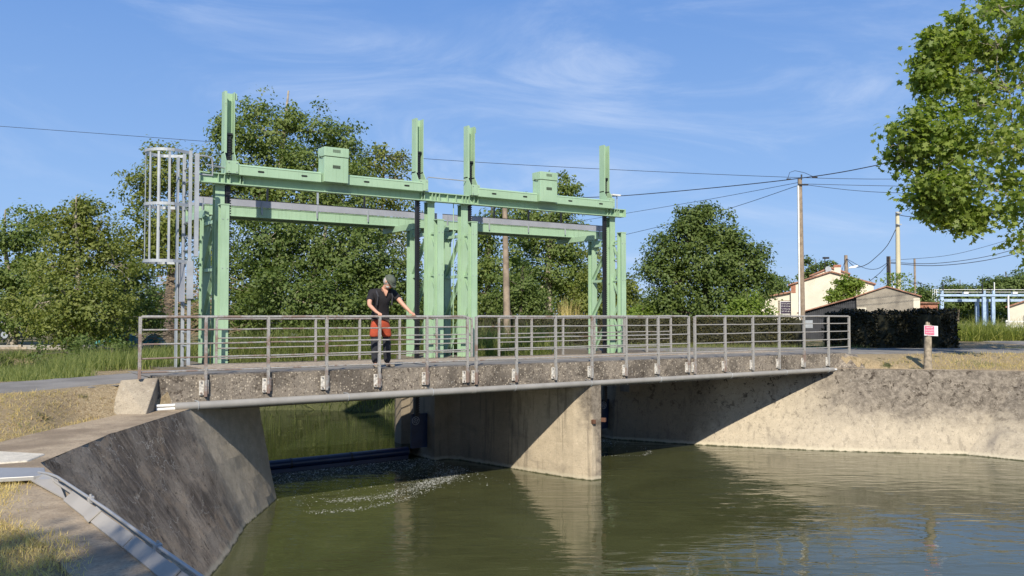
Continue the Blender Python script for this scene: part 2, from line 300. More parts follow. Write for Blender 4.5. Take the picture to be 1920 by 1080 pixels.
# ------------------------------------------------------------------ object helpers
ORG = {}
SHEAR = False
def tag(o, label=None, cat=None, group=None, kind=None):
    if label: o['label'] = label
    if cat: o['category'] = cat
    if group: o['group'] = group
    if kind: o['kind'] = kind
    return o
def empty(name, loc, label, cat, group=None):
    o = bpy.data.objects.new(name, None); COL.objects.link(o); o.location = loc; o.empty_display_size = 0.3
    ORG[o.name] = Vector(loc); return tag(o, label, cat, group)
def link_mesh(name, me, mat, parent=None, org=None):
    o = bpy.data.objects.new(name, me); COL.objects.link(o)
    if mat is not None: me.materials.append(mat)
    if parent is not None:
        o.parent = parent; ORG[o.name] = ORG[parent.name]
    else:
        ORG[o.name] = Vector(org) if org else Vector((0, 0, 0)); o.location = ORG[o.name]
    return o
class MB:
    def __init__(s): s.v = []; s.f = []
    def add(s, vs, fs):
        k = len(s.v); s.v += [tuple(v) for v in vs]; s.f += [tuple(i + k for i in f) for f in fs]; return s
    def box(s, x0, x1, y0, y1, z0, z1):
        return s.add([(x0,y0,z0),(x1,y0,z0),(x1,y1,z0),(x0,y1,z0),(x0,y0,z1),(x1,y0,z1),(x1,y1,z1),(x0,y1,z1)],
                     [(0,3,2,1),(4,5,6,7),(0,1,5,4),(1,2,6,5),(2,3,7,6),(3,0,4,7)])
    def bar(s, a, b, wd, hd, up=(0, 0, 1)):
        a = Vector(a); b = Vector(b); d = (b - a).normalized(); up = Vector(up)
        if abs(d.dot(up)) > 0.98: up = Vector((0, 1, 0))
        x = d.cross(up).normalized(); y = x.cross(d).normalized(); vs = []
        for p in (a, b):
            for i, j in ((-1,-1),(1,-1),(1,1),(-1,1)): vs.append(p + x * (i * wd / 2) + y * (j * hd / 2))
        return s.add(vs, [(3,2,1,0),(4,5,6,7),(0,1,5,4),(1,2,6,5),(2,3,7,6),(3,0,4,7)])
    def tube(s, pts, r, n=8, closed=False):
        pts = [Vector(p) for p in pts]; rs = r if isinstance(r, (list, tuple)) else [r] * len(pts); k0 = len(s.v); prev = None
        m = len(pts)
        for i, p in enumerate(pts):
            d = (pts[min(i + 1, m - 1)] - pts[max(i - 1, 0)]) if not closed else (pts[(i + 1) % m] - pts[i - 1])
            if d.length < 1e-6: d = Vector((0, 0, 1))
            d.normalize()
            if prev is None: x = d.orthogonal().normalized()
            else:
                x = prev - d * prev.dot(d)
                x = x.normalized() if x.length > 1e-5 else d.orthogonal().normalized()
            prev = x; y = d.cross(x)
            for j in range(n):
                a = 2 * math.pi * j / n; s.v.append(tuple(p + (x * math.cos(a) + y * math.sin(a)) * rs[i]))
        segs = m if closed else m - 1
        for i in range(segs):
            for j in range(n):
                a0 = k0 + i * n + j; a1 = k0 + i * n + (j + 1) % n; b0 = k0 + ((i + 1) % m) * n + j; b1 = k0 + ((i + 1) % m) * n + (j + 1) % n
                s.f.append((a0, a1, b1, b0))
        if not closed:
            s.f.append(tuple(k0 + j for j in range(n))[::-1]); s.f.append(tuple(k0 + (m - 1) * n + j for j in range(n)))
        return s
    def prism(s, poly, z0, z1):
        n = len(poly); vs = [(x, y, z0) for x, y in poly] + [(x, y, z1) for x, y in poly]
        return s.add(vs, [tuple(range(n))[::-1], tuple(range(n, 2 * n))] + [(i, (i + 1) % n, n + (i + 1) % n, n + i) for i in range(n)])
    def extr(s, poly, d):
        n = len(poly); d = Vector(d); vs = [tuple(Vector(p)) for p in poly] + [tuple(Vector(p) + d) for p in poly]
        return s.add(vs, [tuple(range(n)), tuple(range(n, 2 * n))[::-1]] + [(i, n + i, n + (i + 1) % n, (i + 1) % n) for i in range(n)])
    def build(s, name, mat, parent=None, org=None, smooth=False, bevel=0):
        if SHEAR: s.v = [(x, y, z + max(0, z - 1) / 3 * .006 * (x - 5.6)) for x, y, z in s.v]
        o_ = ORG[parent.name] if parent is not None else Vector(org or (0, 0, 0))
        me = bpy.data.meshes.new(name); me.from_pydata([(x - o_.x, y - o_.y, z - o_.z) for x, y, z in s.v], [], s.f); me.update()
        o = link_mesh(name, me, mat, parent, org)
        if smooth:
            me.polygons.foreach_set("use_smooth", [True] * len(me.polygons))
            if hasattr(me, 'set_sharp_from_angle'): me.set_sharp_from_angle(angle=R(40))
        if bevel:
            b = o.modifiers.new("bevel", 'BEVEL'); b.width = bevel; b.segments = 2; b.limit_method = 'ANGLE'
        return o
def hsec(mb, x, y, z0, z1, w_, d_, t=0.014):
    "H column standing up: flanges front and back (facing -Y / +Y), web between"
    mb.box(x - w_/2, x + w_/2, y, y + t, z0, z1); mb.box(x - w_/2, x + w_/2, y + d_ - t, y + d_, z0, z1)
    mb.box(x - 0.006, x + 0.006, y + t, y + d_ - t, z0, z1); return mb

def W(a, d, z=0.0):
    "survey axes (metres across / metres away) to world"
    p = RT * a + F * d; return Vector((p.x, p.y, z))

# fast leaf mesh ------------------------------------------------------------
QUAD = np.array([(-0.5, 0, 0), (0, -0.32, 0.05), (0.5, 0, 0), (0, 0.32, 0.05)])
MAPLE = np.array([(0,-.5,0),(.12,-.2,0),(.45,-.32,-.03),(.36,-.05,0),(.5,.2,-.05),(.2,.2,.02),(0,.55,-.06),(-.2,.2,.02),(-.5,.2,-.05),(-.36,-.05,0),(-.45,-.32,-.03),(-.12,-.2,0)])
def leaf_mesh(name, P, S, mat, parent, rng_, shape=QUAD, upbias=0.5, tint=None, outward=None):
    n = len(P); k = len(shape); o_ = np.array(ORG[parent.name]) if parent is not None else np.zeros(3)
    nr = rng_.normal(size=(n, 3)); nr[:, 2] = np.abs(nr[:, 2]) + upbias; nr = nr if outward is None else nr * .8 + outward * 1.6; nr /= np.linalg.norm(nr, axis=1)[:, None]
    t = rng_.normal(size=(n, 3)); t -= nr * (t * nr).sum(1)[:, None]; t /= np.linalg.norm(t, axis=1)[:, None]
    b = np.cross(nr, t)
    V = P[:, None, :] + S[:, None, None] * (shape[None, :, 0:1] * t[:, None, :] + shape[None, :, 1:2] * b[:, None, :] + shape[None, :, 2:3] * nr[:, None, :])
    V = V.reshape(-1, 3) - o_
    me = bpy.data.meshes.new(name); me.vertices.add(n * k); me.vertices.foreach_set("co", V.astype(np.float32).ravel())
    me.loops.add(n * k); me.loops.foreach_set("vertex_index", np.arange(n * k, dtype=np.int32))
    me.polygons.add(n); me.polygons.foreach_set("loop_start", np.arange(0, n * k, k, dtype=np.int32)); me.polygons.foreach_set("loop_total", np.full(n, k, dtype=np.int32))
    me.update(calc_edges=True)
    at = me.attributes.new("tint", 'FLOAT', 'FACE')
    at.data.foreach_set("value", (rng_.random(n) if tint is None else tint).astype(np.float32))
    return link_mesh(name, me, mat, parent)
def blades(name, P, H, Wd, mat, parent, rng_, lean=0.35, droop=0.25, segs=3, dirn=None):
    n = len(P); o_ = np.array(ORG[parent.name]) if parent is not None else np.zeros(3)
    an = rng_.random(n) * 2 * np.pi; ld = np.stack([np.cos(an), np.sin(an), np.zeros(n)], 1)
    wa = an + np.pi / 2 + rng_.normal(size=n) * 0.5; wd = np.stack([np.cos(wa), np.sin(wa), np.zeros(n)], 1)
    le = np.abs(rng_.normal(size=n)) * lean; vs = []
    for i in range(segs + 1):
        u = i / segs; c = P + ld * (H * le * u)[:, None] + ld * (H * droop * u * u * rng_.random(n))[:, None]
        c = c + np.array([0, 0, 1.0]) * (H * (u - droop * 0.5 * le * u * u))[:, None]
        ww = Wd * (1 - u * 0.93); vs.append(c - wd * (ww / 2)[:, None]); vs.append(c + wd * (ww / 2)[:, None])
    V = np.stack(vs, 1).reshape(-1, 3) - o_; k = 2 * (segs + 1)
    base = np.arange(n)[:, None] * k; fs = []
    for i in range(segs): fs.append(np.stack([base[:, 0] + 2*i, base[:, 0] + 2*i+1, base[:, 0] + 2*i+3, base[:, 0] + 2*i+2], 1))
    Fq = np.stack(fs, 1).reshape(-1, 4)
    me = bpy.data.meshes.new(name); me.vertices.add(len(V)); me.vertices.foreach_set("co", V.astype(np.float32).ravel())
    me.loops.add(Fq.size); me.loops.foreach_set("vertex_index", Fq.astype(np.int32).ravel())
    m_ = len(Fq); me.polygons.add(m_); me.polygons.foreach_set("loop_start", np.arange(0, m_ * 4, 4, dtype=np.int32)); me.polygons.foreach_set("loop_total", np.full(m_, 4, dtype=np.int32))
    me.update(calc_edges=True)
    at = me.attributes.new("tint", 'FLOAT', 'FACE'); at.data.foreach_set("value", np.repeat(rng_.random(n), segs).astype(np.float32))
    return link_mesh(name, me, mat, parent)

# ================================================================== GROUND, WATER, ROADS
LEFT_TOP = [(2.4, -40), (1.6, 0), (1.45, 4.5), (1.37, 6.4), (1.25, 8.6), (1.22, 9.9), (2.21, 11.75), (3.84, 14.15), (5.57, 16.0), (5.6, 18.4)]
RIGHT_TOP = [(17.05, 18.4), (19.2, 16.55), (21.5, 14.33), (22.2, 13.35), (23.1, 12.3), (24.45, 10.5), (24.9, 8.0), (24.9, -40)]
UP_LEFT = [(5.6, 18.4), (5.5, 21.5), (3.6, 22.6), (-6, 21.6), (-40, 17)]
UP_RIGHT = [(-40, 24), (-8, 26), (3, 30), (9, 31.6), (12.6, 29.9), (14.6, 27.3), (17.1, 22.2), (17.1, 18.4)]
CHAN = LEFT_TOP[:-1] + UP_LEFT + UP_RIGHT + RIGHT_TOP[1:]
def segdist(px_, py_, poly, closed=True):
    d = np.full(px_.shape, 1e9); n = len(poly); tt = np.zeros(px_.shape); ii = np.zeros(px_.shape, int)
    for i in range(n if closed else n - 1):
        x0, y0 = poly[i][:2]; x1, y1 = poly[(i + 1) % n][:2]
        dx, dy = x1 - x0, y1 - y0; t = np.clip(((px_ - x0) * dx + (py_ - y0) * dy) / (dx * dx + dy * dy + 1e-12), 0, 1)
        q = np.hypot(px_ - x0 - t * dx, py_ - y0 - t * dy); k = q < d; d = np.where(k, q, d); tt = np.where(k, t, tt); ii = np.where(k, i, ii)
    return d, tt, ii
def inside(px_, py_, poly):
    c = np.zeros(px_.shape, bool); n = len(poly); j = n - 1
    for i in range(n):
        xi, yi = poly[i]; xj, yj = poly[j]
        if yi != yj:
            k = ((yi > py_) != (yj > py_)) & (px_ < (xj - xi) * (py_ - yi) / (yj - yi) + xi); c ^= k
        j = i
    return c
ss = lambda t: np.clip(t, 0, 1) ** 2 * (3 - 2 * np.clip(t, 0, 1))
# road centre lines: x, y, z, half width
ROADS = {
 'road': [(-40, 11.0, -.25, 1.1), (-12, 13.6, -.2, 1.1), (-3, 14.7, -.14, 1.1), (1.3, 15.1, -.09, 1.05), (3.6, 15.5, -.015, .85), (12.5, 15.5, -.085, .85), (22.2, 15.6, -.12, 1.0), (25, 15.75, -.15, 1.7), (28, 15.3, -.16, 2.1), (31, 13.4, -.18, 2.2), (36, 10.2, -.22, 2.4), (52, -1, -.3, 2.5), (90, -25, -.4, 2.5)],
 'back_road': [(24, 60, -.3, 1.5), (18.8, 42, -.28, 1.5), (17.5, 33, -.26, 1.4), (17.3, 26.5, -.24, 1.4), (20, 22.9, -.22, 1.6), (23.4, 20.8, -.2, 1.7), (27.2, 17.6, -.18, 1.9)],
 'side_road': [(36, 10.5, -.23, 2.0), (41, 15.5, -.22, 3.0), (48, 21, -.22, 4.2), (60, 27.5, -.22, 5.5), (85, 36, -.25, 5.5)],
}
def hgt(X_, Y_):
    lev = np.where(Y_ < 17, -.52 + 0.12 * ss((X_ - 22) / 4), -.3)
    lev = lev + 0.05 * np.sin(X_ * .31) * np.cos(Y_ * .27)
    lev = np.where((X_ < 3.2) & (Y_ > 15.5), -.18 - 0.1 * ss((Y_ - 17) / 3), lev)
    lev = np.where((X_ > 3.2) & (X_ < 5.7) & (Y_ > 16) & (Y_ < 20.5), -.10, lev)
    z = lev
    for nm, pts in ROADS.items():
        d, t, i = segdist(X_, Y_, pts, False); A = np.array(pts)
        rz = A[i, 2] * (1 - t) + A[np.minimum(i + 1, len(pts) - 1), 2] * t; hw = A[i, 3] * (1 - t) + A[np.minimum(i + 1, len(pts) - 1), 3] * t
        u = 1 - ss((d - hw - 0.05) / np.where(X_ < 3.6, 1.9 - 1.65 * ss((X_ - 1.2) / 1.1), 1.9)); z = z * (1 - u) + (rz - 0.02) * u
    d, t, i = segdist(X_, Y_, CHAN); ins = inside(X_, Y_, CHAN); s = np.where(ins, d, -d)
    up = (Y_ > 20.5)
    zd = np.where(s > -0.25, -1.1 - 2.6 * ss((s + 0.1) / 0.9), z - 0.7 * ss((s + 0.38) / 0.2))
    ab = ss((Y_ - 14.4) / 1.0) * ((X_ < 6.5) | (X_ > 16.2)); zd = np.where((ab > .3) & (s > -.72), -3.5, zd)
    zu = z + (-3.2 - z) * ss((s + 0.4) / 2.6)
    z2 = np.where(up, zu, zd)
    return z2, z
def axis(lo, hi, a, b, st, grow=1.16):
    c = list(np.arange(a, b + st / 2, st)); s = st; x = a
    while x > lo: s *= grow; x -= s; c.insert(0, x)
    s = st; x = b
    while x < hi: s *= grow; x += s; c.append(x)
    return np.array(c)
gx = axis(-900, 1500, -6, 34, 0.2); gy = axis(-300, 1800, -1, 36, 0.2)
GX, GY = np.meshgrid(gx, gy); GZ, GB = hgt(GX, GY)
def gz(x, y): return float(hgt(np.array([float(x)]), np.array([float(y)]))[0][0])
nx, ny = len(gx), len(gy)
me = bpy.data.meshes.new("ground"); V = np.stack([GX, GY, GZ], -1).reshape(-1, 3)
me.vertices.add(len(V)); me.vertices.foreach_set("co", V.astype(np.float32).ravel())
ii = (np.arange(ny - 1)[:, None] * nx + np.arange(nx - 1)[None, :]).ravel()
Q = np.stack([ii, ii + 1, ii + nx + 1, ii + nx], 1).astype(np.int32)
me.loops.add(Q.size); me.loops.foreach_set("vertex_index", Q.ravel()); me.polygons.add(len(Q))
me.polygons.foreach_set("loop_start", np.arange(0, Q.size, 4, dtype=np.int32)); me.polygons.foreach_set("loop_total", np.full(len(Q), 4, dtype=np.int32))
me.polygons.foreach_set("use_smooth", np.ones(len(Q), bool)); me.update(calc_edges=True)
tag(link_mesh("ground", me, M['ground']), kind='structure')

def strip(name, pts, mat, dz, sub=14, wob=0.07):
    rr = random.Random(len(pts)); mb = MB(); P = []
    for i in range(len(pts) - 1):
        for k in range(sub): t = k / sub; P.append([pts[i][q] * (1 - t) + pts[i + 1][q] * t for q in range(4)])
    P.append(list(pts[-1])); vs = []; C = 6
    for i, p in enumerate(P):
        a = P[max(i - 1, 0)]; b = P[min(i + 1, len(P) - 1)]; d = Vector((b[0] - a[0], b[1] - a[1], 0)).normalized(); n_ = Vector((-d.y, d.x, 0))
        w1 = p[3] + rr.uniform(-wob, wob); w2 = p[3] + rr.uniform(-wob, wob)
        for c in range(C + 1):
            o = -w1 + (w1 + w2) * c / C; q = Vector((p[0], p[1], 0)) + n_ * o
            vs.append((q.x, q.y, p[2] + dz - (0.05 if c in (0, C) else 0)))
    fs = [(i*(C+1)+c, i*(C+1)+c+1, (i+1)*(C+1)+c+1, (i+1)*(C+1)+c) for i in range(len(P) - 1) for c in range(C)]
    mb.add(vs, [f[::-1] for f in fs]); return tag(mb.build(name, mat, smooth=True), kind='structure')
lroad = [p for p in ROADS['road'] if p[0] < 3.7]; rroad = [p for p in ROADS['road'] if p[0] > 22]
strip('road', lroad, M['asphalt'], 0.012); strip('road', rroad, M['asphalt'], 0.012)
strip('road', ROADS['back_road'], M['asphalt'], 0.006); strip('road', ROADS['side_road'], M['asphalt'], 0.002)

def watersheet(name, x0, x1, y0, y1, z, mat):
    return tag(MB().add([(x0,y0,z),(x1,y0,z),(x1,y1,z),(x0,y1,z)], [(0,1,2,3)]).build(name, mat), kind='structure')
watersheet('river_water', -2, 26, -60, 19.12, -2.6, M['water'])
watersheet('river_water', -60, 18, 19.14, 45, -2.33, M['water_up'])

# foam flecks below the weir ------------------------------------------------
rg = np.random.default_rng(3)
def arc(pts, n, sp):
    A = np.array(pts, float); seg = rg.integers(0, len(A) - 1, n); t = rg.random(n)[:, None]
    P = A[seg] * (1 - t) + A[seg + 1] * t; return P + rg.normal(size=(n, 2)) * np.array(sp)
PF = np.concatenate([
    arc([(7.0, 15.6), (7.9, 15.3), (8.9, 15.7), (9.8, 16.1), (10.5, 17.0)], 1500, (.22, .13)),
    arc([(9.0, 15.9), (9.9, 16.3), (10.8, 17.2)], 1500, (.18, .18)),
    arc([(6.2, 14.9), (7.0, 14.6), (8.2, 14.9), (9.3, 15.6)], 420, (.09, .07)),
    np.stack([rg.uniform(6.1, 10.9, 5000), 18.95 - np.abs(rg.normal(size=5000)) * 1.3], 1),
    np.stack([rg.uniform(12.1, 16.9, 1500), 18.8 - np.abs(rg.normal(size=1500)) * 0.7], 1),
    arc([(14.6, 16.6), (15.6, 15.9), (16.2, 16.2), (16.6, 17.0)], 160, (.05, .05)),
    np.zeros((0, 2))])
nF = len(PF); S = rg.uniform(.003, .011, nF) * np.where(rg.random(nF) < .08, 2.2, 1)
mb = MB()
for (x, y), s in zip(PF, S):
    a = rg.random() * 6.28; k = []
    for j in range(5): k.append((x + math.cos(a + j * 1.257) * s * rg.uniform(.6, 1.3), y + math.sin(a + j * 1.257) * s * rg.uniform(.6, 1.3), -2.594))
    mb.add(k, [(0, 1, 2, 3, 4)])
tag(mb.build('foam', M['foam']), 'white foam flecks drifting on the green water below the weir', 'foam', kind='stuff')

# ================================================================== BANK WALLS, PIER
def quadgrid(mb, top, bot, n_u=6, n_v=5, jit=0.0, rr=random.Random(1)):
    "ruled surface between two polylines of the same count"
    def samp(poly):
        out = []
        for i in range(len(poly) - 1):
            for k in range(n_u): t = k / n_u; out.append(Vector(poly[i]).lerp(Vector(poly[i + 1]), t))
        out.append(Vector(poly[-1])); return out
    A, B = samp(top), samp(bot); m = len(A); vs = []
    for i in range(m):
        for j in range(n_v + 1):
            p = A[i].lerp(B[i], j / n_v)
            if jit and 0 < j: p = p + Vector((rr.uniform(-jit, jit), rr.uniform(-jit, jit), 0))
            elif jit: p = p + Vector((rr.uniform(-jit, jit), rr.uniform(-jit, jit), rr.uniform(-jit, jit) * .6))
            vs.append(p)
    mb.add(vs, [(i*(n_v+1)+j, (i+1)*(n_v+1)+j, (i+1)*(n_v+1)+j+1, i*(n_v+1)+j+1) for i in range(m - 1) for j in range(n_v)]); return A
def capstrip(mb, line, width, side, z=-.5, th=.35):
    n = len(line); P = [Vector((p[0], p[1], 0)) for p in line]; off = []
    for i in range(n):
        d = (P[min(i + 1, n - 1)] - P[max(i - 1, 0)]).normalized(); wv = width[i] if isinstance(width, list) else width
        off.append(P[i] + Vector((-d.y, d.x, 0)) * side * wv)
    vs = [(p.x, p.y, z) for p in P] + [(p.x, p.y, z) for p in off] + [(p.x, p.y, z - th) for p in P] + [(p.x, p.y, z - th) for p in off]
    fs = []
    for i in range(n - 1):
        fs += [(i, i+1, n+i+1, n+i), (n+i, n+i+1, 3*n+i+1, 3*n+i), (2*n+i, 3*n+i, 3*n+i+1, 2*n+i+1)]
    fs += [(0, n, 3*n, 2*n), (n-1, 3*n-1+0, 4*n-1, 2*n-1)] if False else [(0, n, 3*n, 2*n), (n-1, 3*n-1, 4*n-1, 2*n-1)]
    mb.add(vs, fs)
# left bank wall: slanting wing that twists upright at the abutment
lw = empty('bank_wall', (1.22, 9.9, -2.6), 'dark stained concrete wing wall slanting down to the water at the left bridge end', 'retaining wall')
T = [(2.4, -40, -.5), (1.6, 0, -.5), (1.45, 4.5, -.5), (1.37, 6.4, -.5), (1.25, 8.6, -.5), (1.22, 9.9, -.5), (2.21, 11.75, -.5), (3.84, 14.15, -.5), (5.57, 16.0, -.5), (5.6, 18.4, -.5), (5.6, 21.5, -.5)]
B = [(4.4, -40, -2.9), (3.75, 0, -2.9), (3.75, 4.8, -2.9), (3.75, 7.2, -2.9), (3.72, 10.2, -2.9), (3.68, 11.98, -2.9), (4.3, 13.0, -2.9), (5.1, 14.7, -2.9), (6.19, 16.4, -2.9), (5.9, 18.4, -2.9), (5.9, 21.5, -2.9)]
mb = MB(); quadgrid(mb, T, B, 10, 10, 0.012); mb.build('slanted_face', M['lwall'], lw)
mb = MB(); capstrip(mb, [(2.4, -40), (1.6, 0), (1.45, 4.5), (1.37, 6.4), (1.25, 8.6), (1.22, 9.9), (2.21, 11.75), (3.84, 14.15), (4.6, 15.0)], [.6, .6, .58, .55, .8, 1.25, 1.0, .75, .5], 1, -.498, .3); mb.build('coping', M['cap'], lw)
mb = MB().box(4.3, 5.58, 17.95, 21.4, -1.2, -.06); mb.build('abutment_block', M['under'], lw)
# pale slab beside the metal channel
mb = MB().prism([(1.12, 10.02), (1.33, 10.42), (.95, 10.9), (.1, 11.5), (-.9, 12.0), (-1.2, 11.0), (.4, 10.3), (.88, 10.04)], -.56, -.482)
tag(mb.build('stone_slab', M['slab'], bevel=.02), 'whitish worn stone slab behind the shiny metal channel', 'slab')
# end stub of the bridge on the left
st = empty('parapet_stub', (3.1, 14.0, -.5), 'wedge shaped grey concrete stub at the left end of the bridge railing', 'parapet')
mb = MB(); a = [(2.86, 14.42, -.01), (3.40, 14.33, .02), (3.10, 13.80, -.50), (2.66, 14.12, -.50)]; b = [(2.8, 14.5, -.9), (3.42, 14.45, -.9), (3.10, 13.78, -.9), (2.62, 14.12, -.9)]
mb.add(a + b, [(0, 3, 2, 1), (1, 2, 6, 5), (2, 3, 7, 6), (3, 0, 4, 7), (0, 1, 5, 4)]); o = mb.build('sloping_block', M['stub'], st, bevel=.015)
# right bank wall
rw = empty('bank_wall', (22, 13.3, -2.6), 'pale concrete bank wall with dark lichen patches right of the bridge', 'retaining wall')
T = [(17.05, 21.5, -.5), (17.05, 18.4, -.5), (19.2, 16.55, -.5), (21.5, 14.33, -.5), (22.2, 13.35, -.5), (23.1, 12.3, -.5), (24.45, 10.5, -.5), (24.9, 8, -.5), (24.9, -8, -.5)]
B = [(16.95, 21.5, -2.9), (16.95, 18.5, -2.9), (18.0, 16.3, -2.9), (19.1, 14.6, -2.9), (19.75, 13.75, -2.9), (20.45, 13.0, -2.9), (22.2, 11.2, -2.9), (22.5, 9.4, -2.9), (22.5, -8, -2.9)]
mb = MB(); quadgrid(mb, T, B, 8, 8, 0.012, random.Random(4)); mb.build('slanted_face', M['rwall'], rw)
mb = MB(); capstrip(mb, [(21.5, 14.33), (22.2, 13.35), (23.1, 12.3), (24.45, 10.5), (24.9, 8), (24.9, -8)], .5, 1, -.498, .3); mb.build('coping', M['cap'], rw)
mb = MB(); 
for q in ((19.62, 13.92), (21.3, 12.2)): pass
mb.box(17.1, 18.6, 17.95, 21.4, -1.2, -.06); mb.build('abutment_block', M['under'], rw)
rs = empty('parapet_stub', (22.4, 14.4, -.5), 'rounded lichen covered concrete mound at the right end of the bridge railing', 'parapet')
mb = MB(); a = [(22.2, 14.36, -.10), (22.75, 14.45, -.12), (23.5, 13.7, -.38), (23.3, 13.2, -.5), (22.35, 13.75, -.5), (21.6, 14.34, -.48)]
mb.add(a + [(x, y, -.9) for x, y, z in a] + [(22.2, 14.9, -.12), (22.2, 14.9, -.9), (22.8, 14.9, -.13)], [(0, 1, 2, 3), (0, 3, 4), (0, 4, 5), (5, 4, 10, 11), (4, 3, 9, 10), (3, 2, 8, 9), (2, 1, 7, 8), (0, 12, 14, 1)])
mb.build('sloping_block', M['fascia'], rs, bevel=.03)
# river pier
pr = empty('bridge_pier', (12, 15, -2.6), 'sunlit concrete river pier with a tapering nose between the two gates', 'pier')
poly = [(12.37, 14.18), (12.63, 14.16), (12.72, 14.35), (12.35, 16.6), (12.15, 18.1), (12.15, 18.5), (12.0, 18.5), (12.0, 19.6), (12.2, 19.7), (12.2, 20.0), (11.9, 20.4), (11.1, 20.45), (10.80, 20.3), (10.70, 20.05), (10.70, 19.75), (10.9, 19.65), (10.9, 18.4), (11.28, 18.4), (11.46, 18.1), (11.76, 16.7), (11.95, 15.65), (12.2, 14.6)]
mb = MB(); rr = random.Random(5)
def densify(poly, st=.35):
    out = []
    for i in range(len(poly)):
        a, b = Vector(poly[i]), Vector(poly[(i + 1) % len(poly)]); k = max(1, int((b - a).length / st))
        for j in range(k): out.append(tuple(a.lerp(b, j / k)))
    return out
pp = densify(poly); zs = [-3.2, -2.62, -2.3, -2.0, -1.6, -1.2, -.8, -.505]; n = len(pp); vs = []
for z in zs:
    for x, y in pp: vs.append((x + rr.uniform(-.004, .004), y + rr.uniform(-.004, .004), z))
fs = [(k*n+i, k*n+(i+1) % n, (k+1)*n+(i+1) % n, (k+1)*n+i) for k in range(len(zs) - 1) for i in range(n)] + [tuple(range((len(zs)-1)*n, len(zs)*n))]
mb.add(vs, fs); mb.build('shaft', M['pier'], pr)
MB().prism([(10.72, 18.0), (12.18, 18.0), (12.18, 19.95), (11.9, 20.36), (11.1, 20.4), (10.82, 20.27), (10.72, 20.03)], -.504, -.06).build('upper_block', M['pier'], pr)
iron = plain('rusty_iron', (.12, .055, .03), .8)
for a_, b_ in (((12.40, 14.19, -1.32), (12.40, 14.10, -1.32)), ((12.66, 14.2, -1.30), (12.72, 14.10, -1.30))): MB().bar(a_, b_, .07, .09).build('iron_lug', iron, pr, bevel=.008)

# ================================================================== BRIDGE
def zd(x): return 0.025 - 0.0062 * (x - 4)
br = empty('footbridge', (12.8, 16, 0), 'low concrete road bridge with pitted grey edge beam spanning the two weir openings', 'bridge')
def sloped(mb, x0, x1, y0, y1, z0, z1, n=24, jit=0.0, seed=1):
    rr = random.Random(seed); vs = []
    for i in range(n + 1):
        x = x0 + (x1 - x0) * i / n; o = zd(x)
        for y, z in ((y0, z0), (y0, z1 + (rr.uniform(-jit, jit))), (y1, z1), (y1, z0)): vs.append((x, y + (rr.uniform(-jit, jit) if y == y0 else 0), z + o))
    fs = [(i*4+j, i*4+(j+1) % 4, (i+1)*4+(j+1) % 4, (i+1)*4+j) for i in range(n) for j in range(4)]
    fs += [(0, 3, 2, 1), (n*4, n*4+1, n*4+2, n*4+3)]; return mb.add(vs, [f[::-1] for f in fs])
sloped(MB(), 3.36, 22.2, 14.35, 14.72, -.55, 0.0, 150, .006).build('edge_beam', M['fascia'], br)
sloped(MB(), 4.6, 22.2, 14.722, 17.62, -.30, -.035).build('deck_slab', M['under'], br)
sloped(MB(), 5.3, 22.2, 17.622, 17.96, -.40, -.01, 100, .004, 3).build('rear_edge_beam', M['fascia'], br)
for y in (14.9, 16.1, 17.2): MB().box(3.6, 21.8, y, y + .25, -.62, -.40).build('girder', M['under'], br)
sloped(MB(), 3.36, 22.2, 14.735, 16.35, -.03, -.022, 60).build('asphalt', M['asphalt'], br)
sloped(MB(), 4.7, 22.2, 16.352, 17.61, -.03, -.012, 120, .006, 5).build('gravel_verge', M['gravel'], br)

# grey service pipe slung under the edge -----------------------------------------
pp_ = empty('service_pipe', (12.8, 14.22, -.46), 'long grey pipe slung under the front edge of the bridge', 'pipe')
def zp(x): return -.455 - .0035 * (x - 4)
MB().tube([(x, 14.20, zp(x)) for x in np.linspace(3.62, 9.32, 12)], .066, 16).build('pipe_run', M['pipe'], pp_, smooth=True)
MB().tube([(x, 14.20, zp(x)) for x in np.linspace(9.30, 21.35, 20)], .060, 16).build('pipe_run', M['pipe'], pp_, smooth=True)
MB().tube([(9.24, 14.20, zp(9.24)), (9.34, 14.20, zp(9.34))], .072, 16).build('coupling', M['pipe'], pp_, smooth=True)
for dz in (-.028, .028): MB().tube([(3.34, 14.20, zp(3.3) + dz), (3.64, 14.20, zp(3.6) + dz)], .024, 10).build('conduit_end', M['whitepipe'], pp_, smooth=True)
MB().tube([(21.33, 14.20, zp(21.3)), (21.62, 14.24, zp(21.6) - .01)], .03, 10).build('conduit_end', M['whitepipe'], pp_, smooth=True)
for x in (3.98, 6.6, 8.35, 10.3, 12.35, 14.5, 17.0, 19.2, 21.1):
    z = zp(x); mb = MB(); mb.tube([(x, 14.20 + .070 * math.cos(a), z + .070 * math.sin(a)) for a in np.linspace(0, 2 * math.pi, 15)[:-1]], .006, 5, True)
    mb.bar((x, 14.20, z + .07), (x, 14.36, z + .07), .03, .008); mb.build('pipe_clamp', M['galv'], pp_)

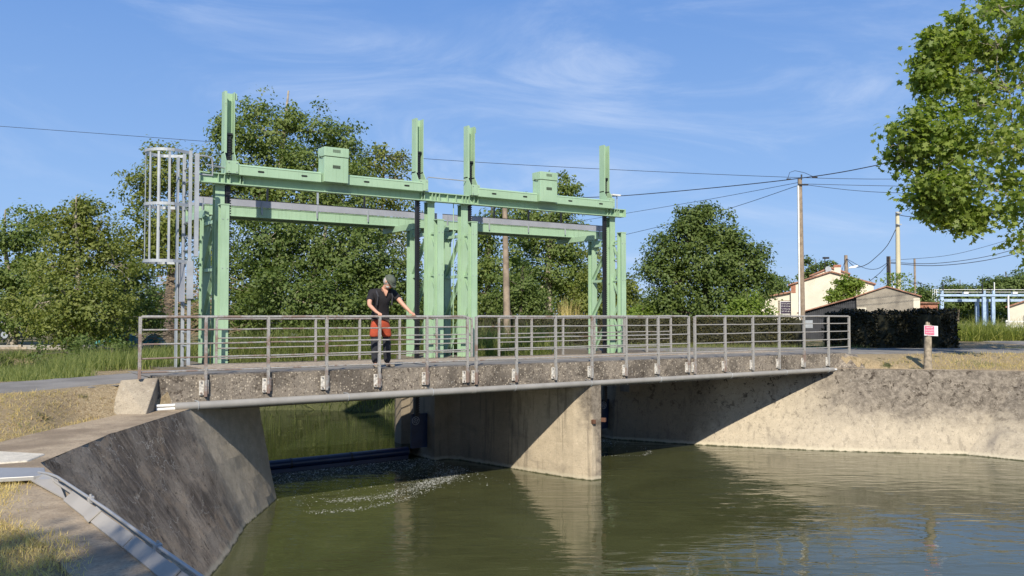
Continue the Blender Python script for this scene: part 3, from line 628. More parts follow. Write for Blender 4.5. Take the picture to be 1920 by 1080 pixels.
# railings -----------------------------------------------------------------------
def railing(name, label, group, y, xs, ztop, bars, foot, brackets, ends=(False, False), pw=.042, pd=.06):
    t = empty(name, (xs[0], y, foot), label, 'railing', group); rr = random.Random(int(xs[0] * 100))
    for k, x in enumerate(xs):
        last = (k == 0 and ends[0]) or (k == len(xs) - 1 and ends[1])
        f = (zd(x) - .03 if last else foot)
        lx = rr.uniform(-.006, .006); pb_ = MB().box(x - pw/2, x + pw/2, y - pd/2, y + pd/2, f, ztop - .02); pb_.v = [(vx + lx * (vz - f), vy, vz) for vx, vy, vz in pb_.v]; pb_.build('post', M['rail'], t, bevel=.004)
    MB().tube([(xs[0] + .02, y, ztop - .04), (xs[0] + .04, y, ztop - .022)] + [(x, y, ztop - .022 + rr.uniform(-.004, .004)) for x in np.linspace(xs[0] + .1, xs[-1] - .1, 10)] + [(xs[-1] - .04, y, ztop - .022), (xs[-1] - .02, y, ztop - .04)], .024, 10).build('handrail', M['rail'], t, smooth=True)
    for z in bars:
        MB().tube([(x, y, z + rr.uniform(-.005, .005)) for x in np.linspace(xs[0], xs[-1], 12)], .0135, 8).build('rail', M['rail'], t, smooth=True)
    if brackets:
        for k, x in enumerate(xs):
            if (k == 0 and ends[0]) or (k == len(xs) - 1 and ends[1]): continue
            bz = zd(x); mb = MB(); mb.box(x - .095, x - .022, y + .01, y + .046, bz - .33, bz - .09); br_ = mb.build('bracket', M['dirtywhite'], t, bevel=.006)
            MB().box(x + .023, x + .05, y - .01, y + .046, bz - .31, bz - .08).build('bracket', M['rail'], t, bevel=.004)
            for bz2 in (bz - .29, bz - .11):
                MB().tube([(x - .07, y - .012, bz2), (x - .07, y + .012, bz2)], .014, 6).build('bolt', M['rail'], br_)
    return t
G1 = 'front railing panels along the bridge edge'
railing('railing', 'rustiest front railing panel at the left end of the bridge', G1, 14.30, [3.11, 4.13, 5.18, 6.24, 7.28, 8.30, 9.22], 1.0, (.77, .545, .32, .10), -.33, True, (True, False))
railing('railing', 'middle front railing panel above the river pier', G1, 14.30, [9.43, 10.43, 11.47, 12.49, 13.53, 14.56, 15.60], 1.0, (.77, .545, .32, .10), -.38, True)
railing('railing', 'greyest front railing panel at the right end of the bridge', G1, 14.30, [15.82, 16.93, 18.01, 19.09, 20.18, 21.30, 22.30], 1.0, (.77, .545, .32, .10), -.42, True, (False, True), .05)
G2 = 'rear railing panels on the upstream edge'
railing('railing', 'rear railing panel on the upstream edge between the left and centre green towers', G2, 17.84, [5.36, 6.45, 7.52, 8.58, 9.61, 10.62, 11.63], .955, (.53, .32, .11), -.12, False)
railing('railing', 'rear railing panel on the upstream edge before the right green tower', G2, 17.84, [12.46, 13.5, 14.56, 15.68, 16.79, 17.70, 18.69], .955, (.53, .32, .11), -.15, False)

# ================================================================== METAL CHANNEL ON THE LEFT WING
ch = empty('gauge_channel', (1.2, 9.0, -.5), 'slim metal conduit running along the top edge of the left bank wall', 'conduit')
edge = [(1.16, 8.36), (1.26, 6.75), (1.31, 5.56), (1.36, 4.6), (1.5, 1.5)]
MB().tube([(1.08, 8.86, -.425), (1.13, 8.62, -.41)] + [(x, y, -.40) for x, y in edge], .012, 10).build('tube', M['stainless'], ch, smooth=True)
MB().tube([(1.10, 8.80, -.45), (1.15, 8.60, -.445)] + [(x - .02, y, -.435) for x, y in edge], .010, 8).build('tube', M['cover'], ch, smooth=True)
for a, b in (((1.185, 7.72), (1.275, 5.95)), ((1.277, 5.93), (1.335, 4.5)), ((1.337, 4.48), (1.46, 1.6))):
    d = (Vector((b[0], b[1], 0)) - Vector((a[0], a[1], 0))).normalized(); n_ = Vector((-d.y, d.x, 0))
    if n_.x > 0: n_ = -n_
    P = []
    for q, h in ((a, -.42), (b, -.42)): P.append(Vector((q[0], q[1], h)))
    vs = [P[0], P[1], P[1] + n_ * .07 + Vector((0, 0, -.062)), P[0] + n_ * .07 + Vector((0, 0, -.062))]
    MB().extr(vs, (.004, 0, -.012)).build('cover', M['cover'], ch)
for y, x in ((6.95, 1.215), (5.12, 1.295), (3.2, 1.37)):
    MB().extr([(x + .012, y, -.408), (x + .012, y - .16, -.408), (x - .072, y - .16, -.478), (x - .072, y, -.478)], (.003, 0, -.010)).build('cover_joint', M['cover'], ch)
for y, x in ((7.23, 1.235), (5.5, 1.315), (3.9, 1.39)):
    c_ = MB().box(x - .022, x + .022, y - .03, y + .03, -.435, -.383).build('clamp', M['stainless'], ch, bevel=.004); MB().tube([(x, y, -.383), (x, y, -.368)], .010, 6).build('bolt', M['stainless'], c_)
MB().extr([(1.0, 8.72, -.462), (1.17, 8.42, -.43), (1.135, 7.72, -.475)], (0, 0, -.012)).build('gusset', M['cover'], ch)
MB().extr([(1.06, 8.86, -.43), (1.19, 8.40, -.415), (1.17, 8.38, -.44), (1.02, 8.75, -.46)], (0, 0, -.01)).build('bend_plate', M['stainless'], ch)
MB().prism([(1.16, 9.13), (1.12, 8.72), (1.02, 8.70), (.77, 8.78), (-2.2, 10.85), (-1.9, 11.3)], -.47, -.43).build('flat_cover', M['stainless'], ch, bevel=.006)

# ================================================================== SLUICE GANTRY
G = M['green']; SHEAR = True
ga = empty('sluice_gantry', (11.3, 18.6, -.1), 'tall pale green steel gantry with lattice towers and lifting gear over the weir', 'gantry')
TX = {'A': 5.60, 'B': 10.90, 'C': 11.90, 'D': 17.07}
for k, x in TX.items():
    zb = -2.0 if k in 'BC' else -.4
    xm = x + (.03 if k in 'A' else 0); xr = x + {'A': 0, 'B': -.03, 'C': .02, 'D': .04}[k]
    for (xx, y, z1, wd) in ((xm, 18.60, 3.83, .20), (x, 18.13, 3.36, .18), (xr, 19.45, 3.20, .20)):
        mb = MB(); hsec(mb, xx, y, -.35, z1, wd, .18)
        mb.box(xx - wd/2 - .01, xx + wd/2 + .01, y - .01, y + .19, z1 - .02, z1 + .004); mb.build('column', G, ga)
    # lattice between the front pair of columns
    z = -.1; i = 0
    while z < 3.0:
        za, zb2 = z, min(z + .52, 3.2)
        y0, y1 = (18.31, 18.60) if i % 2 else (18.60, 18.31)
        MB().bar((x + .01, y0, za), (x + .01, y1, zb2), .012, .012, (1, 0, 0)).bar((x + .02, y0, za), (x + .02, y1, zb2), .09, .012, (1, 0, 0)).build('lattice_bar', G, ga); z += .52; i += 1
    for zz in (.95, 2.0, 3.04):
        MB().bar((x + .01, 18.31, zz), (x + .01, 18.60, zz), .05, .05).build('lattice_bar', G, ga)
        MB().box(x - .05, x + .05, 18.78, 19.45, zz - .035, zz + .035).build('cross_member', G, ga)
    for z0, z1 in ((-.1, .93), (.98, 1.98), (2.03, 3.02)):
        MB().bar((x, 19.45, z0 + .04), (x, 18.79, z1 - .03), .13, .012, (1, 0, 0)).build('brace', G, ga)
        MB().bar((x - .04, 19.45, z0 + .04), (x - .04, 18.79, z1 - .03), .012, .08, (1, 0, 0)).build('brace', G, ga)
    # gusset under the walkway at the rear column
    s_ = 1 if k in 'AC' else -1
    MB().extr([(xr, 19.40, 3.20), (xr, 19.40, 2.85), (xr, 19.05, 3.20)], (.012, 0, 0)).build('gusset', G, ga)
    if k in 'D': pass
# right tower outrigger ties
for zz in (2.6, 3.1): MB().box(17.1, 17.14, 18.3, 18.62, zz, zz + .05).build('tie', G, ga)
# main top beam
def ibeam(mb, x0, x1, y0, y1, z0, z1, t=.022):
    mb.box(x0, x1, y0, y1, z1 - t, z1); mb.box(x0, x1, y0, y1, z0, z0 + t); mb.box(x0, x1, (y0 + y1)/2 - .012, (y0 + y1)/2 + .012, z0 + t, z1 - t); return mb
mb = MB(); ibeam(mb, 5.14, 17.42, 18.44, 18.64, 3.835, 4.06); mb.box(5.14, 5.155, 18.40, 18.66, 3.835, 4.06).box(17.405, 17.42, 18.40, 18.66, 3.835, 4.06); mb.build('top_beam', G, ga)
for x in (5.15, 17.3): MB().box(x, x + .12, 18.645, 18.80, 3.86, 4.04).build('end_beam', G, ga)
for x in (5.55, 5.68, 5.80, 6.02, 6.08, 10.55, 10.62, 10.85, 10.95, 11.06, 11.3, 11.55, 11.75, 11.85, 11.95, 12.1, 12.22, 16.75, 16.85, 17.02, 17.12, 17.2):
    MB().box(x - .006, x + .006, 18.445, 18.527, 3.858, 4.037).build('stiffener', G, ga)
slot = plain('slot_dark', (.01, .012, .01), .8)
for gi, (x0, x1, xm0, xm1) in enumerate(((5.96, 10.50, 7.87, 8.46), (12.16, 16.84, 14.10, 14.68))):
    # sloping cover boxes left and right of the motor housing
    for a, b in ((x0, xm0 - .03), (xm1 + .003, x1)):
        c = MB().extr([(a, 18.32, 4.035), (a, 18.32, 4.245), (a, 18.36, 4.27), (a, 18.66, 4.285), (a, 18.66, 4.035)], (b - a, 0, 0)).build('shaft_cover', G, ga, bevel=.006)
        MB().box(a, b, 18.312, 18.319, 4.225, 4.238).build('seam', G, c)
        for f in (.25, .78):
            xs = a + (b - a) * f; mb = MB(); mb.tube([(xs - .045, 18.317, 4.14), (xs - .044, 18.317, 4.14), (xs + .044, 18.317, 4.14), (xs + .045, 18.317, 4.14)], [.001, .026, .026, .001], 8)
            mb = MB().extr([(xs - .06 + .02 * 0, 18.319, 4.12), (xs + .06, 18.319, 4.12), (xs + .075, 18.319, 4.14), (xs + .06, 18.319, 4.16), (xs - .06, 18.319, 4.16), (xs - .075, 18.319, 4.14)], (0, -.004, 0)); mb.build('slot', slot, c)
    ho = MB().box(xm0, xm1, 18.22, 18.58, 4.045, 4.62).build('motor_housing', G, ga, bevel=.008)
    MB().box(xm0 - .008, xm1 + .008, 18.212, 18.59, 4.635, 4.845).build('lid', G, ho, bevel=.008)
    MB().box(xm0 + .01, xm1 - .01, 18.23, 18.57, 4.615, 4.64).build('seam', slot, ho)
    for zc in (4.40, 4.76):
        mb = MB()
        for j in range(8): mb.box(xm0 + .20 + j * .024, xm0 + .211 + j * .024, 18.208, 18.2115 if zc > 4.6 else 18.219, zc - .035, zc + .035)
        mb.build('louvre', slot, ho)
    MB().tube([(xm0 - .012, 18.32, 4.60), (xm0 - .035, 18.36, 4.63), (xm0 - .035, 18.46, 4.66), (xm0 - .012, 18.50, 4.66)], .007, 6).build('latch', slot, ho)
# guide masts with housings, racks
def mast(x, flip, rz, rlow):
    m_ = MB(); zt = 5.87; z0 = 4.52; w2 = .115; yb = 18.72; yf = 18.53
    m_.box(x - w2, x - w2 + .014, yf, yb, z0, zt).box(x + w2 - .014, x + w2, yf, yb, z0, zt).box(x - w2 + .014, x + w2 - .014, yb - .014, yb, z0, zt)
    m_.box(x - w2, x - w2 + .055, yf - .012, yf, z0, zt)
    # flared foot
    for sx in (-1, 1):
        xa = x + sx * w2; m_.extr([(xa, yf, 4.55), (xa, yf - .16, 4.30), (xa, yf - .16, 4.06), (xa, yb, 4.06), (xa, yb, 4.55)], (-sx * .014, 0, 0))
    o = m_.build('guide_mast', G, ga)
    MB().box(x - w2 + .016, x + w2 + .03, 18.34, 18.368, 4.06, 4.33).build('housing_plate', G, o, bevel=.004)
    if flip: MB().box(x + w2 + .001, x + w2 + .05, 18.56, 18.62, zt - .16, zt - .02).build('stop_block', G, o)
    rk = MB(); rx = x + (.01); rk.box(rx - .055, rx + .035, 18.60, 18.68, rlow, rz); z = rlow
    while z < rz - .05: rk.box(rx + .035, rx + .065, 18.61, 18.67, z, z + .028); rk.box(rx - .03, rx + .03, 18.585, 18.60, z, z + .028); z += .056
    rk.box(rx - .06, rx + .07, 18.56, 18.70, rz, rz + .04)
    return rk
racks = []
for k, x, fl, rz in (('A', 5.80, True, 4.93), ('B', 10.52, False, 5.02), ('C', 12.06, True, 4.93), ('D', 16.78, False, 4.90)):
    racks.append((k, x, mast(x, fl, rz, -1.5 if k in 'BD' else -1.5)))
# walkway behind
wk = MB(); ibeam(wk, 5.56, 18.75, 20.42, 20.52, 3.376, 3.615, .016); wk.box(5.56, 5.575, 20.42, 20.52, 3.392, 3.599)
wo = wk.build('walkway_beam', G, ga)
MB().box(5.58, 18.75, 20.435, 20.45, 3.393, 3.598).build('walkway_web', G, ga)
ibeam(MB(), 5.56, 18.75, 21.1, 21.2, 3.376, 3.615, .016).build('walkway_beam', G, ga)
MB().box(5.56, 18.75, 20.53, 21.09, 3.58, 3.618).build('walkway_deck', M['plate'], ga)
for x in TX.values(): MB().box(x - .05, x + .05, 19.45, 21.15, 3.22, 3.37).build('outrigger', G, ga)
for a, b in ((5.62, 12.15), (12.33, 18.7)):
    tp = MB().box(a, b, 20.405, 20.416, 3.624, 3.785).build('toe_plate', M['plate'], ga)
    MB().box(a, b, 20.40, 20.42, 3.787, 3.80).build('edge_strip', M['black'], tp)
    x = a + .15
    while x < b: MB().box(x - .02, x + .02, 20.388, 20.403, 3.50, 3.77).box(x - .013, x + .013, 20.38, 20.403, 3.44, 3.50).build('fixing_bracket', M['galv'], tp); x += 1.42
for x in (7.6, 8.95, 10.3, 14.6, 15.9, 17.2):
    MB().box(x - .02, x + .02, 21.14, 21.18, 3.6, 4.25).build('handrail_post', M['galv'] if 8.5 < x < 9.7 else M['black'], ga)
# short handrail on the top between the two gates and at the ends
MB().tube([(10.78, 18.6, 4.07), (10.78, 18.6, 4.42), (10.82, 18.6, 4.45), (11.93, 18.6, 4.45)], .014, 8).build('handrail', M['galv'], ga, smooth=True)
# small flood lamp at the right end
mb = MB().tube([(17.25, 18.6, 4.07), (17.25, 18.6, 4.42), (17.22, 18.6, 4.47), (17.1, 18.55, 4.47)], .014, 8).build('lamp_bracket', M['galv'], ga, smooth=True)
MB().extr([(17.0, 18.5, 4.45), (17.3, 18.5, 4.45), (17.33, 18.5, 4.49), (17.0, 18.5, 4.49)], (0, .12, 0)).build('lamp_hood', M['white'], mb)
# thin pale conduit on the centre tower
MB().tube([(11.55, 18.58, -.3), (11.55, 18.58, 3.83)], .012, 6).build('conduit', M['green'], ga)

# sluice gates, one per opening ---------------------------------------------------
for gi, (x0, x1, nm) in enumerate(((5.95, 10.52, 'lowered blue overflow gate in the left opening with its pair of toothed black racks'), (12.20, 16.90, 'shaded blue gate in the right opening with its pair of toothed black racks'))):
    g = empty('sluice_gate', ((x0 + x1)/2, 19.1, -2.6), nm, 'sluice gate')
    MB().box(x0, x1, 19.05, 19.2, -3.3, -2.42).build('leaf', M['blue'], g)
    c = MB().tube([(x0, 19.10, -2.42), (x1, 19.10, -2.42)], .115, 14).build('crest_tube', M['blue'], g, smooth=True)
    for f in (.33, .66):
        x = x0 + (x1 - x0) * f; MB().tube([(x - .02, 19.10, -2.42), (x + .02, 19.10, -2.42)], .125, 14).build('band', M['black'], c)
    for k, x, rk in racks:
        if (k in 'AB') == (gi == 0):
            rk.build('rack', M['black'], g)
            s_ = 1 if k in 'BD' else -1
            xa, xb = sorted((x - .10, x + s_ * .36)); gy_ = 18.72
            p = MB().box(xa, xb, gy_, gy_ + .04, -2.3, -1.45).build('side_plate', M['blue'], g)
            if s_ > 0:
                xc = x + .02; pl = MB(); pl.tube([(xc + .10 * math.cos(a), gy_ - .01, -1.62 + .10 * math.sin(a)) for a in np.linspace(0, 2*math.pi, 17)[:-1]], .008, 5, True)
                pl.tube([(xc + .055 * math.cos(a), gy_ - .01, -1.62 + .055 * math.sin(a)) for a in np.linspace(0, 2*math.pi, 13)[:-1]], .007, 5, True)
                for a in (.4, 1.97): pl.bar((xc + .1*math.cos(a), gy_ - .01, -1.62 + .1*math.sin(a)), (xc - .1*math.cos(a), gy_ - .01, -1.62 - .1*math.sin(a)), .006, .008)
                pl.build('pulley_ring', M['plate'], p)

for k, x in (('A', 5.80), ('B', 10.52), ('C', 12.06), ('D', 16.78)):
    for bx, bz in ((-.07, 4.10), (.10, 4.10), (-.07, 4.29), (.10, 4.29)): MB().tube([(x + bx, 18.34, bz), (x + bx, 18.325, bz)], .012, 6).build('bolt', M['galv'], ga)
for k, x in TX.items():
    for bz in (.95, 2.0, 3.04): MB().tube([(x - .05, 18.13, bz), (x - .05, 18.118, bz)], .011, 6).build('bolt', M['galv'], ga); MB().tube([(x + .05, 18.13, bz), (x + .05, 18.118, bz)], .011, 6).build('bolt', M['galv'], ga)
# caged ladder --------------------------------------------------------------------
la = empty('caged_ladder', (4.8, 18.05, -.1), 'grey galvanised ladder with safety cage at the left end of the green gantry', 'ladder')
MB().box(4.77, 4.83, 17.80, 17.86, -.08, 4.36).build('stile', M['galv'], la, bevel=.004); MB().box(4.77, 4.83, 18.27, 18.33, -.08, 4.36).build('stile', M['galv'], la, bevel=.004)
MB().box(4.87, 4.95, 17.74, 17.79, 2.2, 4.30).build('stile_channel', M['galv'], la); MB().box(4.66, 4.68, 18.20, 18.36, -.08, 4.28).build('stile_channel', M['galv'], la)
z = .1
while z < 4.3: MB().tube([(4.80, 17.86, z), (4.80, 18.27, z)], .014, 8).build('rung', M['galv'], la, smooth=True); z += .28
cx, cy, rad = 4.40, 18.065, .42
def hoop(z, h=.06):
    mb = MB(); pts = [(cx + .40, 17.83)] + [(cx - rad * math.cos(a) * 1.0, cy + rad * math.sin(a)) for a in np.linspace(-1.65, 1.65, 22)] + [(cx + .40, 18.30)]
    vs = []
    for x, y in pts:
        d = Vector((x - cx, y - cy, 0)).normalized() * .006
        for s, zz in ((-1, 0), (1, 0), (1, h), (-1, h)): vs.append((x + d.x * s, y + d.y * s, z + zz))
    n = len(pts); return mb.add(vs, [(i*4+j, i*4+(j+1) % 4, (i+1)*4+(j+1) % 4, (i+1)*4+j) for i in range(n - 1) for j in range(4)] + [(0, 3, 2, 1), (n*4-4, n*4-3, n*4-2, n*4-1)])
for z in (2.06, 3.20, 4.28): hoop(z).build('hoop', M['galv'], la)
for a in (-1.45, -.95, -.48, 0, .48, .95, 1.45):
    x, y = cx - (rad - .012) * math.cos(a), cy + (rad - .012) * math.sin(a)
    MB().bar((x, y, 2.06), (x, y, 4.33), .045, .007, (math.cos(a), -math.sin(a), 0)).build('cage_bar', M['galv'], la)
gd = MB().box(4.70, 4.72, 17.84, 18.30, 1.28, 2.06).build('anti_climb_door', M['plate'], la)
MB().box(4.735, 4.86, 17.755, 17.79, 1.34, 2.10).build('door_box', M['galv'], gd)
MB().tube([(4.86, 17.86, 4.28), (5.15, 17.86, 4.28), (5.24, 17.88, 4.24), (5.26, 17.9, 4.15), (5.26, 17.9, 3.90), (4.86, 17.86, 3.90)], .02, 8).build('landing_rail', M['galv'], la, smooth=True)
MB().tube([(5.26, 18.3, 4.18), (5.70, 18.5, 4.18)], .02, 8).build('landing_rail', M['galv'], la, smooth=True)
MB().box(4.86, 5.17, 18.27, 18.33, 3.30, 3.36).build('wall_tie', M['galv'], la); MB().box(4.86, 5.17, 18.60, 18.64, 3.9, 3.94).build('wall_tie', M['galv'], la)
SHEAR = False

# ================================================================== PERSON
skin = plain('skin', (.56, .30, .20), .55, 0, .08, 8); blackcloth = plain('black_cotton', (.014, .012, .014), .9, 0, .3, 12, .3, 40)
redcloth = plain('rust_red_cloth', (.40, .065, .025), .85, 0, .18, 9, .3, 40); greycloth = plain('charcoal_cloth', (.035, .036, .042), .9, 0, .3, 10, .3, 40)
capcloth = plain('olive_grey_cloth', (.085, .10, .075), .9, 0, .15, 20); hairm = plain('grey_hair', (.42, .38, .34), .8, 0, .3, 40, .5, 90)
shoem = plain('brown_grey_shoe', (.20, .17, .13), .8, 0, .3, 20)
def skinmesh(name, J, E_, mat, parent, root, sub=2):
    ks = list(J); o_ = ORG[parent.name]; me = bpy.data.meshes.new(name)
    me.from_pydata([tuple(Vector(J[k][0]) - o_) for k in ks], [(ks.index(a), ks.index(b)) for a, b in E_], [])
    o = link_mesh(name, me, mat, parent); sk = o.modifiers.new("skin", 'SKIN'); sk.use_smooth_shade = True
    lay = me.skin_vertices[0] if me.skin_vertices else None
    if lay is None:
        me.attributes.new  # skin layer is made with the modifier in this version
    for i, k in enumerate(ks):
        r = J[k][1]; r = r if isinstance(r, tuple) else (r, r)
        me.skin_vertices[0].data[i].radius = r; me.skin_vertices[0].data[i].use_root = (k == root)
    ss_ = o.modifiers.new("sub", 'SUBSURF'); ss_.levels = sub; ss_.render_levels = sub; return o
pe = empty('person', (7.68, 15.0, -.03), 'man in olive cap, black v-neck shirt and rust red shorts leaning on the railing', 'person')
J = {'pel': ((7.60, 14.90, .93), (.10, .08)), 'bel': ((7.58, 14.86, 1.10), (.10, .085)), 'che': ((7.545, 14.76, 1.30), (.10, .075)), 'nkb': ((7.54, 14.66, 1.475), (.065, .06)), 'nk': ((7.55, 14.60, 1.535), .052),
     'hd0': ((7.57, 14.53, 1.575), (.072, .076)), 'hd1': ((7.582, 14.495, 1.645), (.076, .085)), 'hd2': ((7.585, 14.50, 1.70), .05),
     'shR': ((7.335, 14.76, 1.435), .062), 'elR': ((7.245, 14.66, 1.20), .045), 'wrR': ((7.27, 14.38, 1.055), .030), 'paR': ((7.285, 14.335, 1.04), (.034, .018)),
     'shL': ((7.765, 14.66, 1.44), .062), 'elL': ((7.86, 14.50, 1.23), .045), 'wrL': ((7.965, 14.36, 1.065), .030), 'paL': ((7.985, 14.33, 1.045), (.034, .018)),
     'hiR': ((7.50, 14.92, .86), .09), 'knR': ((7.52, 14.96, .48), .058), 'anR': ((7.595, 15.10, .06), .042), 'ftR': ((7.55, 14.97, .015), (.045, .035)),
     'hiL': ((7.71, 14.88, .86), .09), 'knL': ((7.76, 14.94, .48), .058), 'anL': ((7.86, 15.10, .06), .042), 'ftL': ((7.90, 14.97, .015), (.045, .035))}
E_ = [('pel','bel'),('bel','che'),('che','nkb'),('nkb','nk'),('nk','hd0'),('hd0','hd1'),('hd1','hd2'),('che','shR'),('shR','elR'),('elR','wrR'),('wrR','paR'),('che','shL'),('shL','elL'),('elL','wrL'),('wrL','paL'),
      ('pel','hiR'),('hiR','knR'),('knR','anR'),('anR','ftR'),('pel','hiL'),('hiL','knL'),('knL','anL'),('anL','ftL')]
def hand(tagk, palm, along, curl, side, thumb):
    "five short finger chains: along the rail across the knuckles, curling over it"
    palm = Vector(palm); along = Vector(along).normalized(); curl = Vector(curl).normalized(); down = Vector((0, 0, -1))
    for i, ln in enumerate((.062, .072, .068, .052)):
        b = palm + along * ((i - 1.5) * .021); a1 = b + curl * .030 + Vector((0, 0, -.002)); a2 = b + curl * (.030 + ln * .45) + down * (.022 + .004 * i); a3 = b + curl * (.022 + ln * .3) + down * (.022 + ln * .45)
        pr_ = 'pa' + tagk
        for j, (q, r_) in enumerate(((a1, .010), (a2, .009), (a3, .0075))):
            k = 'f%s%d%d' % (tagk, i, j); J[k] = (tuple(q), r_); E_.append((pr_, k)); pr_ = k
    t1 = palm + along * (thumb * .040) - curl * .012; t2 = palm + along * (thumb * .062) + curl * .012 + down * .018; pr_ = 'pa' + tagk
    for j, (q, r_) in enumerate(((t1, .011), (t2, .0095))):
        k = 't%s%d' % (tagk, j); J[k] = (tuple(q), r_); E_.append((pr_, k)); pr_ = k
hand('R', J['paR'][0], (1, .05, 0), (0, -1, -.1), 1, 1); hand('L', J['paL'][0], (1, .1, 0), (.1, -1, -.15), 1, -1)
body = skinmesh('body', J, E_, skin, pe, 'pel', 2)
# face: nose, brow, ears and beard on a head bent forward and towards the camera's right
hc = Vector((7.585, 14.49, 1.64)); fd = Vector((.30, -.70, -.90)).normalized(); hr = fd.cross(Vector((0, 0, 1))).normalized(); hu = hr.cross(fd)
def ell(name, c, rx, ry, rz, mat, parent, ax=(hr, fd, hu), cut=None, n=14, m_=10):
    mb = MB(); vs = []; fs = []
    for i in range(m_ + 1):
        th = math.pi * i / m_
        for j in range(n):
            ph = 2 * math.pi * j / n; u = (math.sin(th) * math.cos(ph) * rx, math.sin(th) * math.sin(ph) * ry, max(math.cos(th) * rz, cut if cut is not None else -9))
            vs.append(Vector(c) + ax[0] * u[0] + ax[1] * u[1] + ax[2] * u[2])
    for i in range(m_):
        for j in range(n): fs.append((i*n+j, (i+1)*n+j, (i+1)*n+(j+1) % n, i*n+(j+1) % n))
    mb.add(vs, fs); return mb.build(name, mat, parent, smooth=True)
ell('nose', hc + fd * .105 - hu * .012, .014, .022, .024, skin, pe)
for s in (-1, 1):
    ell('ear', hc + hr * (.085 * s) - hu * .01 - fd * .005, .012, .022, .032, skin, pe)
    ell('eye', hc + hr * (.030 * s) + fd * .088 + hu * .012, .011, .008, .007, hairm, pe)
ell('mouth', hc + fd * .094 - hu * .062, .022, .008, .006, redcloth, pe)
ell('hair', hc - fd * .03 - hu * .02, .096, .095, .09, hairm, pe)
ell('beard', hc + fd * .050 - hu * .080, .060, .042, .045, hairm, pe)
cp_ = ell('cap', hc + hu * .045 - fd * .008, .102, .115, .085, capcloth, pe, cut=-.012)
MB().tube([tuple(hc + hu * .040 - fd * .008 + hr * (.105 * math.cos(a)) + fd * (.118 * math.sin(a))) for a in np.linspace(0, 2*math.pi, 19)[:-1]], .011, 6, True).build('cap_band', capcloth, cp_, smooth=True)
pk = [hc + hu * (.030 - .030 * (1 - (i / 8 * 2 - 1) ** 2)) + hr * (.088 * (i / 8 * 2 - 1)) + fd * (.085 + .085 * math.sqrt(max(0, 1 - (i / 8 * 2 - 1) ** 2))) for i in range(9)]
mb = MB(); mb.extr([hc + hu * .035 + fd * .06 + hr * -.085] + pk + [hc + hu * .035 + fd * .06 + hr * .085], tuple(hu * .010)); mb.build('cap_peak', capcloth, cp_)
# shirt
JS = {'a0': ((7.60, 14.90, .955), (.165, .130)), 'a': ((7.60, 14.90, .98), (.170, .135)), 'b': ((7.58, 14.855, 1.12), (.172, .145)), 'c': ((7.55, 14.75, 1.30), (.185, .145)), 'd': ((7.545, 14.70, 1.44), (.14, .10)), 'd2': ((7.545, 14.68, 1.49), (.085, .075)),
      'R0': ((7.36, 14.765, 1.42), .095), 'R1': ((7.285, 14.71, 1.29), .078), 'R2': ((7.277, 14.70, 1.27), .075), 'L0': ((7.745, 14.67, 1.425), .095), 'L1': ((7.815, 14.585, 1.33), .078), 'L2': ((7.824, 14.57, 1.31), .075)}
sh = skinmesh('shirt', JS, [('a0','a'),('a','b'),('b','c'),('c','d'),('d','d2'),('d','R0'),('R0','R1'),('R1','R2'),('d','L0'),('L0','L1'),('L1','L2')], blackcloth, pe, 'b', 2)
# v-neck skin showing
vn = Vector((7.535, 14.585, 1.42)); MB().extr([(7.475, 14.575, 1.515), (7.60, 14.56, 1.515), (7.57, 14.545, 1.43), (7.55, 14.562, 1.365)], (0, .05, .012)).build('neckline', skin, sh)
# red shorts with charcoal trousers beneath the knee
skinmesh('shorts', {'p': ((7.60, 14.90, 1.0), (.150, .120)), 'q': ((7.60, 14.90, .88), (.15, .115)), 'R': ((7.50, 14.92, .78), (.108, .105)), 'R2': ((7.50, 14.94, .62), (.108, .103)), 'R3': ((7.50, 14.94, .575), (.106, .100)), 'L': ((7.71, 14.89, .78), (.108, .105)), 'L2': ((7.755, 14.92, .62), (.108, .103)), 'L3': ((7.755, 14.92, .575), (.106, .100))},
         [('p','q'),('q','R'),('R','R2'),('R2','R3'),('q','L'),('L','L2'),('L2','L3')], redcloth, pe, 'p', 2)
for s, a, b, c in (('R', (7.51, 14.94, .64), (7.525, 14.965, .40), (7.59, 15.085, .075)), ('L', (7.745, 14.92, .64), (7.775, 14.95, .40), (7.855, 15.085, .075))):
    skinmesh('trouser_leg', {'a': (a, .088), 'b': (b, .083), 'b2': (tuple((Vector(b) + Vector(c)) / 2), .078), 'c': (c, .070)}, [('a','b'),('b','b2'),('b2','c')], greycloth, pe, 'a', 2)
for x, y, dx in ((7.60, 15.11, -.02), (7.865, 15.11, .03)):
    skinmesh('shoe', {'a': ((x, y + .02, .035), (.050, .050)), 'b': ((x + dx, y - .08, .022), (.052, .04)), 'c': ((x + dx * 2, y - .19, .008), (.046, .03))}, [('a','b'),('b','c')], shoem, pe, 'a', 2)
# rucksack and straps
rk = ell('rucksack', (7.60, 14.93, 1.28), .15, .09, .20, blackcloth, pe, ax=(Vector((1, -.2, 0)).normalized(), Vector((.2, 1, 0)).normalized(), Vector((0, 0, 1))))
for pts in ([(7.42, 14.80, 1.50), (7.40, 14.67, 1.47), (7.405, 14.605, 1.36), (7.41, 14.66, 1.20)], [(7.67, 14.76, 1.50), (7.685, 14.62, 1.47), (7.69, 14.56, 1.36), (7.70, 14.62, 1.20)]):
    MB().tube(pts, .016, 8).build('strap', greycloth, rk, smooth=True)

